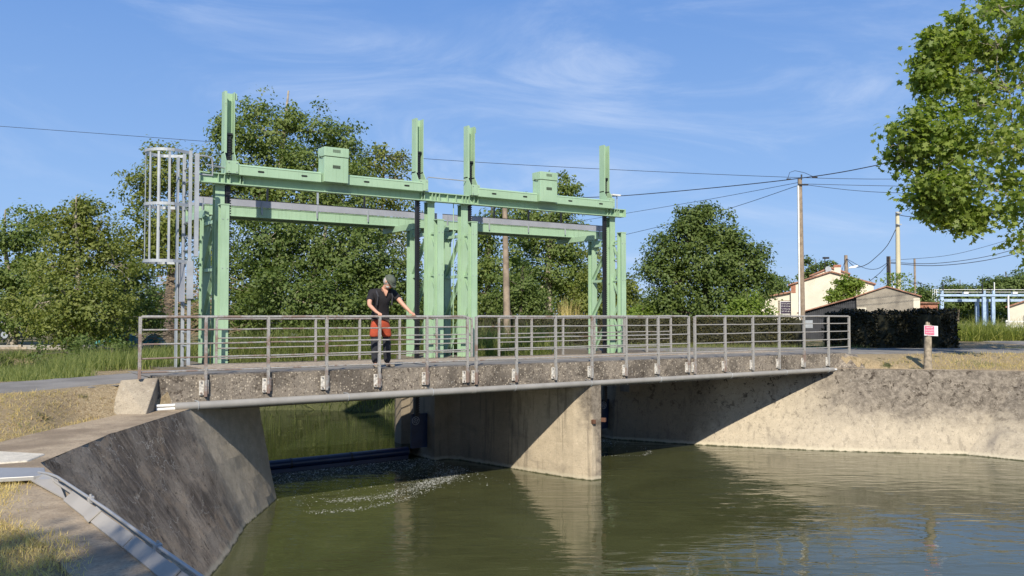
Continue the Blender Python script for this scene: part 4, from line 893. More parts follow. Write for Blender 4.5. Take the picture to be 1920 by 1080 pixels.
# ================================================================== BACKGROUND BUILDINGS AND STREET FURNITURE
HROT = None
class SB(MB):
    "same builder, but in survey axes (across, away, up); HROT turns a building about its left front corner"
    def build(s, name, mat, parent=None, **k):
        if HROT:
            a0, d0, th, kk = HROT; c, n = math.cos(th), math.sin(th)
            s.v = [(a0 + (a - a0) * kk * c + (d - d0) * n, d0 - (a - a0) * kk * n + (d - d0) * c, z) for a, d, z in s.v]
        s.v = [tuple(W(*p)) for p in s.v]; return MB.build(s, name, mat, parent, **k)
HROT = (17.98, 55, R(21), .93)
def walls_box(mb, a0, a1, d0, d1, z0, z1): return mb.box(a0, a1, d0, d1, z0, z1)
M['cream'] = plain('cream_render', (.70, .64, .50), .9, 0, .07, 1.5, .1); M['greyrender'] = concrete('grey_render', (.36, .32, .255), (.22, .195, .16), .5, .72, .3)
M['tile'] = plain('clay_tile', (.33, .17, .11), .85, 0, .35, 8, .6, 25); M['brick'] = plain('old_brick', (.36, .16, .10), .9, 0, .35, 14, .5, 40)
M['tin'] = plain('dark_sheet', (.035, .037, .042), .6, 0, .3, 3); M['poster'] = plain('dark_poster', (.040, .025, .05), .6, 0, .3, 3)
fh = empty('farmhouse', tuple(W(20.5, 58, -.3)), 'cream rendered farmhouse with low red tiled gables behind the hedge', 'house')
def gable(par, pts, d0, d1, wm, eave=.14, th=.09, rname='roof'):
    "pts: left wall foot, left eave, apex, right eave, right wall foot in (a, z)"
    SB().extr([(a, d0, z) for a, z in pts], (0, d1 - d0, 0)).build('wall', wm, par)
    (la, lz), (pa, pz), (ra, rz) = pts[1], pts[2], pts[3]
    for (ea, ez), nm in (((la, lz), 0), ((ra, rz), 1)):
        sl = Vector((pa - ea, 0, pz - ez)); ln = sl.length; sl.normalize(); e = Vector((ea, 0, ez)) - sl * eave
        nrm_ = Vector((-sl.z, 0, sl.x)) if sl.x > 0 else Vector((sl.z, 0, -sl.x))
        r = SB(); k = 5; 
        r.extr([(e.x, d0 - eave, e.z + .005), (pa, d0 - eave, pz + .005), (pa + nrm_.x * th, d0 - eave, pz + nrm_.z * th), (e.x + nrm_.x * th, d0 - eave, e.z + nrm_.z * th)], (0, d1 - d0 + 2 * eave, 0))
        r.build(rname, M['tile'], par)
gable(fh, [(17.98, -.35), (17.98, 2.95), (20.59, 3.74), (23.27, 2.95), (23.27, -.35)], 55, 61, M['cream'])
gable(fh, [(19.15, 2.0), (19.16, 3.80), (20.55, 4.32), (21.75, 3.90), (21.75, 2.0)], 61.02, 67, M['cream'])
SB().extr([(15.2, 55.3, -.35), (15.2, 55.3, 1.95), (17.97, 55.3, 2.46), (17.97, 55.3, -.35)], (0, 5, 0)).build('wall', M['cream'], fh)
SB().extr([(15.0, 55.1, 1.93), (17.97, 55.1, 2.48), (17.97, 55.1, 2.58), (15.0, 55.1, 2.03)], (0, 5.3, 0)).build('roof', M['tile'], fh)
c_ = SB().box(20.80, 21.22, 57.0, 57.5, 3.4, 4.18).build('chimney', M['cream'], fh); SB().box(20.76, 21.26, 56.96, 57.54, 4.18, 4.32).build('chimney_cap', M['brick'], c_)
SB().box(18.0, 18.30, 54.985, 54.999, 3.0 - .55, 2.98).build('brick_patch', M['brick'], fh)
p_ = SB().box(17.12, 18.16, 55.24, 55.295, .85, 1.98).build('window', M['wood'], fh)
SB().box(17.24, 18.10, 55.21, 55.235, 1.06, 1.92).build('frame', M['white'], p_); SB().box(17.28, 18.06, 55.195, 55.207, 1.12, 1.88).build('poster', M['poster'], p_)
rr = random.Random(11); sc_mb = SB()
for row, z in enumerate((1.76, 1.60, 1.42, 1.26)):
    a = 17.33
    while a < 17.98:
        l = rr.uniform(.06, .20); pts = [(a + l * t / 5, 55.187, z + .035 * math.sin(t * 1.9 + rr.random() * 2)) for t in range(6)]
        sc_mb.tube([W(*q) for q in pts] if False else pts, .011, 4); a += l + .04
sc_mb.build('scrawl', M['white'], p_)
HROT = (18.57, 46, R(24), .91)
gable_b = empty('barn', tuple(W(20.2, 49, -.3)), 'low grey rendered barn with shallow tiled gable beside the dark lean to', 'barn')
gable(gable_b, [(18.57, -.4), (18.57, 2.00), (20.21, 2.52), (21.96, 2.00), (21.96, -.4)], 46, 54, M['greyrender'], .10, .06)
SB().box(21.62, 21.965, 45.985, 45.999, .9, 1.9).build('quoins', M['cream'], gable_b); SB().box(18.6, 19.1, 45.985, 45.999, 1.05, 1.42).build('render_patch', M['cream'], gable_b)
SB().box(21.97, 22.9, 46.4, 50, -.4, 1.62).build('side_wall', M['brick'], gable_b); SB().extr([(21.97, 46.3, 1.63), (23.0, 46.3, 1.63), (23.0, 46.3, 1.68), (21.97, 46.3, 1.72)], (0, 4.2, 0)).build('roof', M['tile'], gable_b)
sh_ = empty('lean_to', tuple(W(17.2, 46, -.3)), 'dark corrugated metal lean to shed left of the grey barn', 'shed')
SB().extr([(15.4, 46.2, -.4), (15.4, 46.2, 1.12), (18.56, 46.2, 1.95), (18.56, 46.2, -.4)], (0, 4, 0)).build('wall', M['tin'], sh_)
mb = SB(); a = 15.5
while a < 18.5: mb.box(a, a + .05, 46.17, 46.199, -.4, 1.12 + (a - 15.4) * .262 - .02); a += .11
mb.build('corrugation', M['tin'], sh_)
SB().extr([(15.2, 46.0, 1.10), (18.56, 46.0, 1.98), (18.56, 46.0, 2.04), (15.2, 46.0, 1.16)], (0, 4.3, 0)).build('roof', M['tile'], sh_)
HROT = None
an = empty('antenna_mast', tuple(W(20.05, 54, 1.5)), 'thin antenna mast with small satellite dish on the farmhouse gable', 'antenna')
SB().tube([(20.05, 54.6, 1.5), (20.05, 54.6, 4.75)], .03, 6).build('mast', M['black'], an); SB().box(19.9, 20.3, 54.5, 54.6, 4.62, 4.74).build('aerial', M['black'], an)
mb = SB(); rs_ = []; mb.tube([(20.22, 54.48, 3.95), (20.22, 54.50, 3.95), (20.22, 54.53, 3.95)], [.20, .16, .05], 16); mb.build('dish', M['galv'], an, smooth=True)
HROT = (53.0, 90, R(31), .9)
fr = empty('far_house', tuple(W(56, 90, -.3)), 'small beige house with tiled roof at the far right edge', 'house')
gable(fr, [(52.4, -.4), (52.4, 1.9), (55.4, 2.9), (58.6, 1.9), (58.6, -.4)], 90, 98, M['cream'], .3, .15)
SB().box(53.9, 54.4, 89.95, 89.99, -.2, 1.0).build('window', M['black'], fr)

HROT = None
# second, pale blue gantry far away at the right -------------------------------------
bgn = empty('far_gantry', tuple(W(60, 108, -.3)), 'distant pale blue sluice gantry beyond the reeds at the right', 'gantry'); LB = M['lightblue']
for a in (54.45, 59.8, 60.95, 66.3, 67.5, 73): 
    SB().box(a - .2, a + .2, 108, 108.3, -.5, 3.45).build('column', LB, bgn); SB().box(a - .2, a + .2, 109.6, 109.9, -.5, 2.9).build('column', LB, bgn)
    SB().box(a - .14, a + .14, 107.9, 108.1, 3.72, 4.15).build('housing', LB, bgn)
for a, z in ((54.6, 5.1), (59.6, 5.1), (61.1, 5.2), (66.3, 5.1)): SB().box(a - .05, a + .05, 108, 108.1, 3.7, z).build('guide_mast', M['black'] if a < 60 else M['white'], bgn)
SB().box(53.6, 74, 107.9, 108.2, 3.42, 3.70).build('top_beam', LB, bgn); SB().box(53.6, 74, 109.5, 109.8, 2.75, 3.12).build('walkway_beam', LB, bgn)
for z in (3.98, 4.30): SB().tube([(54, 109, z), (74, 109, z)], .035, 6).build('handrail', M['white'], bgn)
for a in (57.4, 63.6): SB().box(a - .3, a + .3, 107.8, 108.2, 3.72, 4.0).build('motor_housing', M['white'], bgn)
for a in (52.9, 53.15, 53.4, 53.65): SB().box(a - .03, a + .03, 107.8, 107.86, 1.5 if a < 53.6 else -.4, 4.3).build('ladder_cage_bar', M['white'], bgn)

# poles ------------------------------------------------------------------------------
def pole(name, label, a, d, z0, z1, r0, r1, mat, extra=None, lean=0.0, group=None):
    o = empty(name, tuple(W(a, d, z0)), label, 'utility pole', group)
    SB().tube([(a, d, z0), (a + lean, d, z1)], [r0, r1], 10).build('shaft', mat, o, smooth=True)
    if extra: extra(o)
    return o
def ex1(o):
    SB().box(13.40, 13.47, 39.86, 39.93, -.3, 7.1).build('cable_cover', M['white'], o)
    SB().box(13.42, 13.90, 39.84, 39.92, 7.10, 7.17).build('crossarm', M['black'], o)
    SB().tube([(13.60, 39.9, 7.4), (13.60, 39.9, 7.62)], .035, 6).build('insulator', M['black'], o)
    SB().tube([(12.95, 39.9, 7.42), (13.05, 39.9, 7.72), (13.3, 39.9, 7.80), (13.75, 39.9, 7.70), (14.2, 39.9, 7.50)], .012, 5).build('jumper_wire', M['wire'], o)
    SB().box(12.9, 13.1, 39.88, 39.93, 7.38, 7.43).build('connector', M['black'], o); SB().box(14.1, 14.35, 39.88, 39.93, 7.46, 7.52).build('connector', M['black'], o)
    SB().box(13.62, 13.98, 39.7, 39.85, .42, .78).build('meter_box', M['galv'], o)
pole('utility_pole', 'tall pole with white cable cover standing before the cream farmhouse', 13.62, 40, -.35, 7.42, .13, .10, M['polewood'], ex1, -.07)
def ex2(o):
    z = 0.0
    while z < 5.0: SB().box(-.42 - .0, -.40, 33.82, 33.83, z, z + .05); z += 1
pole('utility_pole', 'brown perforated pole standing between the green towers', -.17, 34, -.5, 5.3, .155, .10, M['polewood'], None, -.12)
pole('utility_pole', 'short leaning pole behind the farmhouse chimney', 27.55, 70, -.3, 5.95, .24, .13, M['polewood'], None, -.12)
pole('utility_pole', 'dark pole just above the ridge of the grey barn', 27.4, 62, -.3, 5.3, .17, .14, M['polewood'], lambda o: SB().box(27.62, 27.70, 61.8, 61.9, 1, 4.0).build('cable_cover', M['white'], o))
M['yel'] = plain('yellow_concrete', (.55, .50, .34), .85, 0, .08, 1)
def ex3(o):
    for z in (8.15, 7.35): SB().box(27.05, 27.35, 59.7, 59.95, z, z + .08).build('bracket', M['galv'], o)
yp = pole('utility_pole', 'tall yellowish concrete pole wrapped in ivy at its foot', 27.19, 60, -.3, 8.3, .21, .13, M['yel'], ex3)
rgi = np.random.default_rng(31); n_ = 1500; zz = rgi.random(n_) * 4.2 - .2; sp_ = .30 + .35 * np.exp(-((zz - 3.2) / .9) ** 2) + .2 * np.exp(-((zz - 1.8) / .6) ** 2)
IV = np.stack([27.1 + rgi.normal(size=n_) * sp_, 59.9 + rgi.normal(size=n_) * .25, zz], 1); IV = IV[:, 0:1] * np.array(RT)[None] + IV[:, 1:2] * np.array(F)[None] + IV[:, 2:3] * np.array([0, 0, 1.0])[None]
leaf_mesh('ivy', IV, rgi.uniform(.12, .22, n_), M['leaf_bright'], yp, rgi)
pole('utility_pole', 'slender far pole right of the yellowish pole with a small crossarm', 37.8, 80, -.3, 6.35, .10, .09, M['polewood'], lambda o: SB().box(37.3, 38.4, 79.9, 80, 4.0, 4.08).build('crossarm', M['black'], o))
pole('post', 'pale thin post beneath the far blue gantry', 34.9, 60, -.3, 2.4, .07, .06, M['white'])
lm = empty('street_lamp', tuple(W(24.9, 62, 4.45)), 'white street lamp head hanging on the cable above the farmhouse', 'street lamp')
SB().extr([(24.45, 61.9, 4.42), (24.62, 61.9, 4.56), (25.12, 61.9, 4.66), (25.14, 61.9, 4.56), (24.95, 61.9, 4.45)], (0, .25, 0)).build('lamp_head', M['white'], lm, bevel=.02)
SB().tube([(25.05, 62.02, 4.60), (25.2, 62.02, 4.64)], .03, 6).build('lamp_arm', M['galv'], lm)
WIRES=[
 ('long thin overhead wire crossing the whole sky behind the gantry',[(-33.55,44,11.33),(-14.96,42,9.6),(-1.54,41,8.39),(13.5,40,7.49),(20.48,39,7.28)],0.012),
 ('thick black overhead cable rising to the right over the tall pole top',[(3,48,7.62),(6.04,46,7.48),(10.21,43,7.46),(13.57,40,7.46),(15.68,38,7.59),(18,36,8.01),(21.45,33,9.07)],0.022),
 ('upper thin wire running left and down from the tall pole crossarm',[(13.5,40,7.26),(10.64,46,7.28),(6.66,52,7.19),(2.17,58,7.04)],0.012),
 ('lower thin wire running left and down from the tall pole crossarm',[(13.45,40,7.11),(11.7,48,6.87),(7.7,56,6.37),(5.25,60,6.12)],0.014),
 ('taut wire running right from the crossarm of the tall pole',[(13.75,40,7.19),(17.55,39,6.94),(22.32,38,6.74)],0.012),
 ('slack wire just beneath the taut one right of the tall pole',[(13.75,40,7.16),(16,40,6.89),(17.79,39,6.62),(22.32,38,6.36)],0.012),
 ('drooping cable from the yellowish pole down to the hanging street lamp',[(27.15,60,7.28),(26.66,60.5,5.97),(25.93,61,5.06),(25.56,61.5,4.67),(25.11,62,4.51),(25.48,64,4.86),(27.48,70,5.66)],0.025),
 ('short dark wire leaving the yellowish pole to the right',[(27.26,60,8.18),(27.56,60,8.03),(28.88,60,7.92),(30.75,60,8.03),(35.25,60,8.74)],0.025),
 ('thin wire rising to the right edge below the maple leaves',[(27.36,62,5.01),(31.39,62,5.32),(35.04,63,6.1),(40,64,7.54)],0.015),
 ('upper slack service cable between the dark pole and the right edge',[(27.36,62,4.89),(30.61,62,4.78),(35.04,63,5.35),(40,64,6.58)],0.022),
 ('lower slack service cable between the dark pole and the right edge',[(27.36,62,4.82),(30.61,62,4.62),(35.04,63,5.08),(40,64,6.18)],0.025),
 ('sagging cable between the two dark poles above the grey barn roof',[(27.43,70,5.7),(27.64,67,4.75),(27.4,64,4.5),(27.36,62,4.86)],0.02),
 ('thin wire from the slender far pole to the pale blue gantry',[(37.8,80,4.08),(44.16,90,4.12),(54.67,108,4.41)],0.025),
 ('guy wire falling from the leaning pole behind the house',[(27.39,70,5.62),(26.27,68,4.46),(25.16,66,3.83)],0.02),
 ('wire dropping left from the middle dark pole towards the barn',[(27.32,62,4.74),(25.01,58,3.88),(22.44,54,3.01)],0.02),
]
for lb, pts, r in WIRES:
    P = [W(*p) for p in pts]; Q = []
    for i in range(len(P) - 1):
        p0 = P[max(i - 1, 0)]; p1, p2 = P[i], P[i + 1]; p3 = P[min(i + 2, len(P) - 1)]
        for k in range(6):
            t = k / 6; Q.append(0.5 * ((2 * p1) + (p2 - p0) * t + (2*p0 - 5*p1 + 4*p2 - p3) * t*t + (3*p1 - p0 - 3*p2 + p3) * t*t*t))
    Q.append(P[-1]); tag(MB().tube(Q, r, 5).build('overhead_wire', M['wire']), lb, 'overhead wire')

# sign on a weathered post ---------------------------------------------------------------
sx, sy = 23.50, 12.62; sb = gz(23.9, 13.0) - .1
sgp = empty('sign_post', (sx, sy, sb), 'weathered round wooden post on the dry grass above the right bank wall', 'post')
mb = MB(); rr = random.Random(8); mb.tube([(sx - .03, sy, sb), (sx - .02, sy, .0), (sx, sy, .5), (sx + .01, sy, .74)], [.115, .10, .095, .092], 14); mb.build('timber', M['wood'], sgp, smooth=True)
mb = MB(); mb.tube([(sx - .04, sy, .73), (sx - .045, sy, .82)], [.045, .03], 7).build('splintered_tip', M['wood'], sgp); MB().tube([(sx + .055, sy, .73), (sx + .06, sy, .80)], [.038, .02], 7).build('splintered_tip', M['wood'], sgp)
pink = plain('faded_red_paint', (.66, .13, .21), .6, 0, .12, 8); sgw = plain('sign_white', (.80, .78, .78), .6, 0, .04)
sg = empty('notice_sign', (sx, sy - .1, .45), 'small faded pink and white notice board nailed to the wooden post', 'sign')
def WS(u, v, z): return Vector((sx, sy, z)) + RT * (u * .97) + Vector((0, 0, -.05 * u)) - F * (.115 + v)
def plate(u0, u1, z0, z1, v, t, name, mat, par=sg):
    P = [WS(u0, v, z0), WS(u1, v, z0), WS(u1, v, z1), WS(u0, v, z1)]; return MB().extr(P, tuple(F * t)).build(name, mat, par)
bd = plate(-.16, .23, .435, .715, 0, .012, 'board', sgw); plate(-.15, .13, .462, .705, .004, .003, 'red_panel', pink, bd)
import_font = None
def text3d(body, size, loc, mat, parent, ext=.001):
    cu = bpy.data.curves.new('lettering', 'FONT'); cu.body = body; cu.size = size; cu.extrude = ext; cu.align_x = 'CENTER'
    o = bpy.data.objects.new('lettering', cu); COL.objects.link(o); dg = bpy.context.evaluated_depsgraph_get(); me = bpy.data.meshes.new_from_object(o.evaluated_get(dg)); bpy.data.objects.remove(o)
    mat_ = Matrix((RT, Vector((0, 0, 1)), -F)).transposed().to_4x4(); me.transform(mat_); me.transform(Matrix.Translation(Vector(loc) - ORG[parent.name]))
    return link_mesh('lettering', me, mat, parent)
for bdy, z in (('DANGER', .645), ('BAIGNADE', .575), ('INTERDITE', .505)): text3d(bdy, .046, WS(-.01, .008, z), sgw, bd)
text3d('accès réservé au service', .020, WS(.0, .004, .447), pink, bd)

# car, low wall, rail and tarpaulin beyond the river at the left --------------------------
car = empty('parked_car', tuple(W(-27.5, 45, -.3)), 'dark blue parked car beyond the river at the left edge', 'car')
cb = plain('dark_blue_car', (.012, .016, .035), .25); cg = plain('car_glass', (.03, .04, .05), .08)
prof = [(-30.0, -.05), (-30.05, .35), (-29.8, .62), (-29.2, .70), (-28.6, 1.05), (-27.5, 1.08), (-26.75, .72), (-26.05, .58), (-25.85, .35), (-25.85, -.05)]
prof = [(a, z - .12) for a, z in prof]
SB().extr([(a, 45, z) for a, z in prof], (0, 1.7, 0)).build('body', cb, car, bevel=.05)
SB().extr([(-29.05, 44.985, .58), (-28.55, 44.985, .88), (-27.55, 44.985, .90), (-27.0, 44.985, .60)], (0, .012, 0)).build('side_window', cg, car)
for a in (-29.2, -26.7):
    wh = SB().tube([(a, 44.96, -.02), (a, 45.2, -.02)], .31, 16).build('wheel', M['black'], car); SB().tube([(a, 44.94, -.02), (a, 44.959, -.02)], .19, 12).build('rim', M['galv'], wh)
SB().tube([(-25.92, 45.0, .38), (-25.84, 45.05, .38)], .09, 8).build('headlight', M['white'], car)
tag(SB().box(-20.6, -14.2, 33.6, 33.85, -.5, -.17).build('low_wall', M['lowwall'], bevel=.02), 'low pale concrete wall beyond the reeds at the left', 'wall')
rl = empty('wooden_rail', tuple(W(-20.5, 32.8, -.3)), 'low weathered wooden rail fence beyond the reeds at far left', 'fence')
for a in (-23.6, -21.2, -18.9): SB().box(a - .06, a + .06, 32.8, 32.92, -.6, -.12).build('post', M['wood'], rl)
SB().box(-24, -18.6, 32.76, 32.80, -.30, -.20).build('rail', M['wood'], rl)
teal = plain('teal_tarpaulin', (.01, .16, .14), .45, 0, .3, 3)
for i, (a0, a1, zt, lb) in enumerate(((-16.9, -15.3, .30, 'larger crumpled teal tarpaulin heap beneath the left trees'), (-15.0, -14.3, .22, 'smaller teal tarpaulin heap seen behind the ladder foot'))):
    mb = SB(); vs = []; nn = 18; rr = random.Random(i + 4)
    for ix in range(nn + 1):
        for iy in range(9):
            u, v = ix / nn, iy / 8; e = math.sin(math.pi * u) ** .3 * math.sin(math.pi * v) ** .35
            vs.append((a0 + (a1 - a0) * u + rr.uniform(-.04, .04), 34.4 + 1.2 * v + rr.uniform(-.03, .03), -.35 + (zt + .35) * e * (1 + rr.uniform(-.16, .12))))
    mb.add(vs, [(x*9+y, (x+1)*9+y, (x+1)*9+y+1, x*9+y+1) for x in range(nn) for y in range(8)])
    tag(mb.build('tarpaulin', teal, smooth=True), lb, 'tarpaulin')
# rail fence far right
ff = empty('rail_fence', tuple(W(27, 46, -.3)), 'pale horizontal rail fence beyond the road at the right edge', 'fence')
for z in (-.08, .16, .40, .64): SB().box(26.6, 32, 46, 46.05, z, z + .07).build('rail', M['white'], ff)
for a in (26.7, 28.4, 30.1, 31.8): SB().box(a - .05, a + .05, 46.051, 46.12, -.5, .75).build('post', M['white'], ff)

# ================================================================== TREES, HEDGES, REEDS, GRASS
def crown_points(blobs, rng_, dens, per, sig, flat=.85):
    out = []
    for a, d, z, r in blobs:
        n = max(6, int(dens * r * r * 4)); v = rng_.normal(size=(n, 3)); v /= np.linalg.norm(v, axis=1)[:, None]
        rad = r * (0.45 + 0.62 * rng_.random(n) ** .55); rad *= 1 + .16 * rng_.normal(size=n)
        C_ = np.array(W(a, d, z)); c = C_ + v * rad[:, None] * np.array([1, 1, flat])
        p = np.repeat(c, per, 0) + rng_.normal(size=(n * per, 3)) * sig * np.array([1, 1, .6]); out.append((p, c, np.repeat(v, per, 0), np.repeat(np.clip(rng_.random(n) * .75 + rng_.random() * .25, 0, 1), per)))
    return np.concatenate([o[0] for o in out]), [o[1] for o in out], np.concatenate([o[2] for o in out]), np.concatenate([o[3] for o in out])
def tree(name, label, cat, base, blobs, leaf, size, dens, per, sig, group=None, bark='bark', r0=.22, seed=1, shape=QUAD, up=.5, twigs=4, twr=.012, top=None, limb=.33, tips=4, gap=.28, shrink=.92):
    rng_ = np.random.default_rng(seed); bz = base[2] if len(base) > 2 else gz(*W(base[0], base[1])[:2])
    rb_ = random.Random(seed * 7 + 1); ex = []
    for a, d, z, r in blobs:
        for k in range(tips):
            v = Vector((rb_.gauss(0, 1), rb_.gauss(0, 1), rb_.gauss(.35, .8))).normalized(); q = rb_.uniform(.9, 1.18) * r; ex.append((a + v.x * q, d + v.y * q, z + v.z * q, r * rb_.uniform(.18, .34)))
    nb0 = len(blobs); blobs = [(a, d, z, r * (shrink if tips else 1)) for a, d, z, r in blobs] + ex
    rt = W(base[0], base[1], bz); t = empty(name, tuple(rt), label, cat, group)
    P, cl, ow, tn = crown_points(blobs, rng_, dens, per, sig)
    g_ = np.sin(P[:, 0] * 2.9 + seed) + np.sin(P[:, 1] * 3.3 + seed * 2) + np.sin(P[:, 2] * 3.7 + P[:, 0] * 1.3) + .7 * np.sin(P[:, 0] * 6.1 - P[:, 2] * 5.3) + .35 * rng_.normal(size=len(P))
    kp = (g_ > np.quantile(g_, gap)) | (rng_.random(len(P)) < .12); P, ow, tn = P[kp], ow[kp], tn[kp]
    leaf_mesh('crown', P, size * rng_.uniform(.6, 1.35, len(P)), leaf, t, rng_, shape, up, np.clip(tn * .7 + rng_.random(len(P)) * .3, 0, 1), ow)
    cz = [b[2] for b in blobs]; top_ = top; top = max(b[2] + b[3] * .3 for b in blobs); ca = sum(b[0] * b[3] for b in blobs) / sum(b[3] for b in blobs); cd = sum(b[1] * b[3] for b in blobs) / sum(b[3] for b in blobs)
    tp = W(ca, cd, top)
    if top_ is not None: tp = W(*top_)
    mb = MB(); K = 7; spine = []
    for i in range(K):
        u = i / (K - 1); p = rt.lerp(tp, u); p.x += math.sin(u * 5 + seed) * .15; p.y += math.cos(u * 4 + seed) * .15
        if i == 0: p = rt - Vector((0, 0, .2))
        spine.append(p)
    mb.tube(spine, [r0 * (1.25 if i == 0 else 1) * (1 - .85 * i / (K - 1)) for i in range(K)], 8); mb.build('trunk', M[bark], t, smooth=True)
    lb = MB(); rr = random.Random(seed)
    nodes = [(p, max(.03, r0 * limb * (1.1 - .5 * k / K)), 0.0) for k, p in enumerate(spine[2:])]
    todo = sorted(range(nb0), key=lambda q: min((W(*blobs[q][:3]) - n_[0]).length for n_ in nodes)); cen = {}
    for q in todo:
        C_ = W(*blobs[q][:3]); best = min(nodes, key=lambda n_: (C_ - n_[0]).length * (1 if C_.z > n_[0].z - .4 else 1.5)); s_ = best[0]
        rb = max(twr * 1.1, best[1] * .72); m1 = s_.lerp(C_, .5) + Vector((rr.uniform(-.2, .2), rr.uniform(-.2, .2), rr.uniform(-.12, .10))) * (C_ - s_).length * .6
        lb.tube([s_, m1, C_], [best[1] * .9, rb, rb * .7], 5); nodes.append((C_, rb * .7, 0)); cen[q] = (C_, rb)
    for q, c in enumerate(cl):
        if q < nb0: C_, rb = cen[q]; nk = twigs
        else:
            par, rb = cen[(q - nb0) // tips]; C_ = W(*blobs[q][:3]); lb.tube([par, par.lerp(C_, .5) + Vector((0, 0, .08)) * (C_ - par).length, C_], [twr, twr * .8, twr * .5], 4); nk = 1
        for k in range(min(nk, len(c))):
            e_ = Vector(c[rr.randrange(len(c))]); mm = C_.lerp(e_, .5) + Vector((rr.uniform(-.1, .1), rr.uniform(-.1, .1), rr.uniform(-.05, .12))) * blobs[q][3]; lb.tube([C_, mm, e_], [twr * 1.1, twr * .8, twr * .4], 4)
    lb.build('limbs', M[bark], t); return t
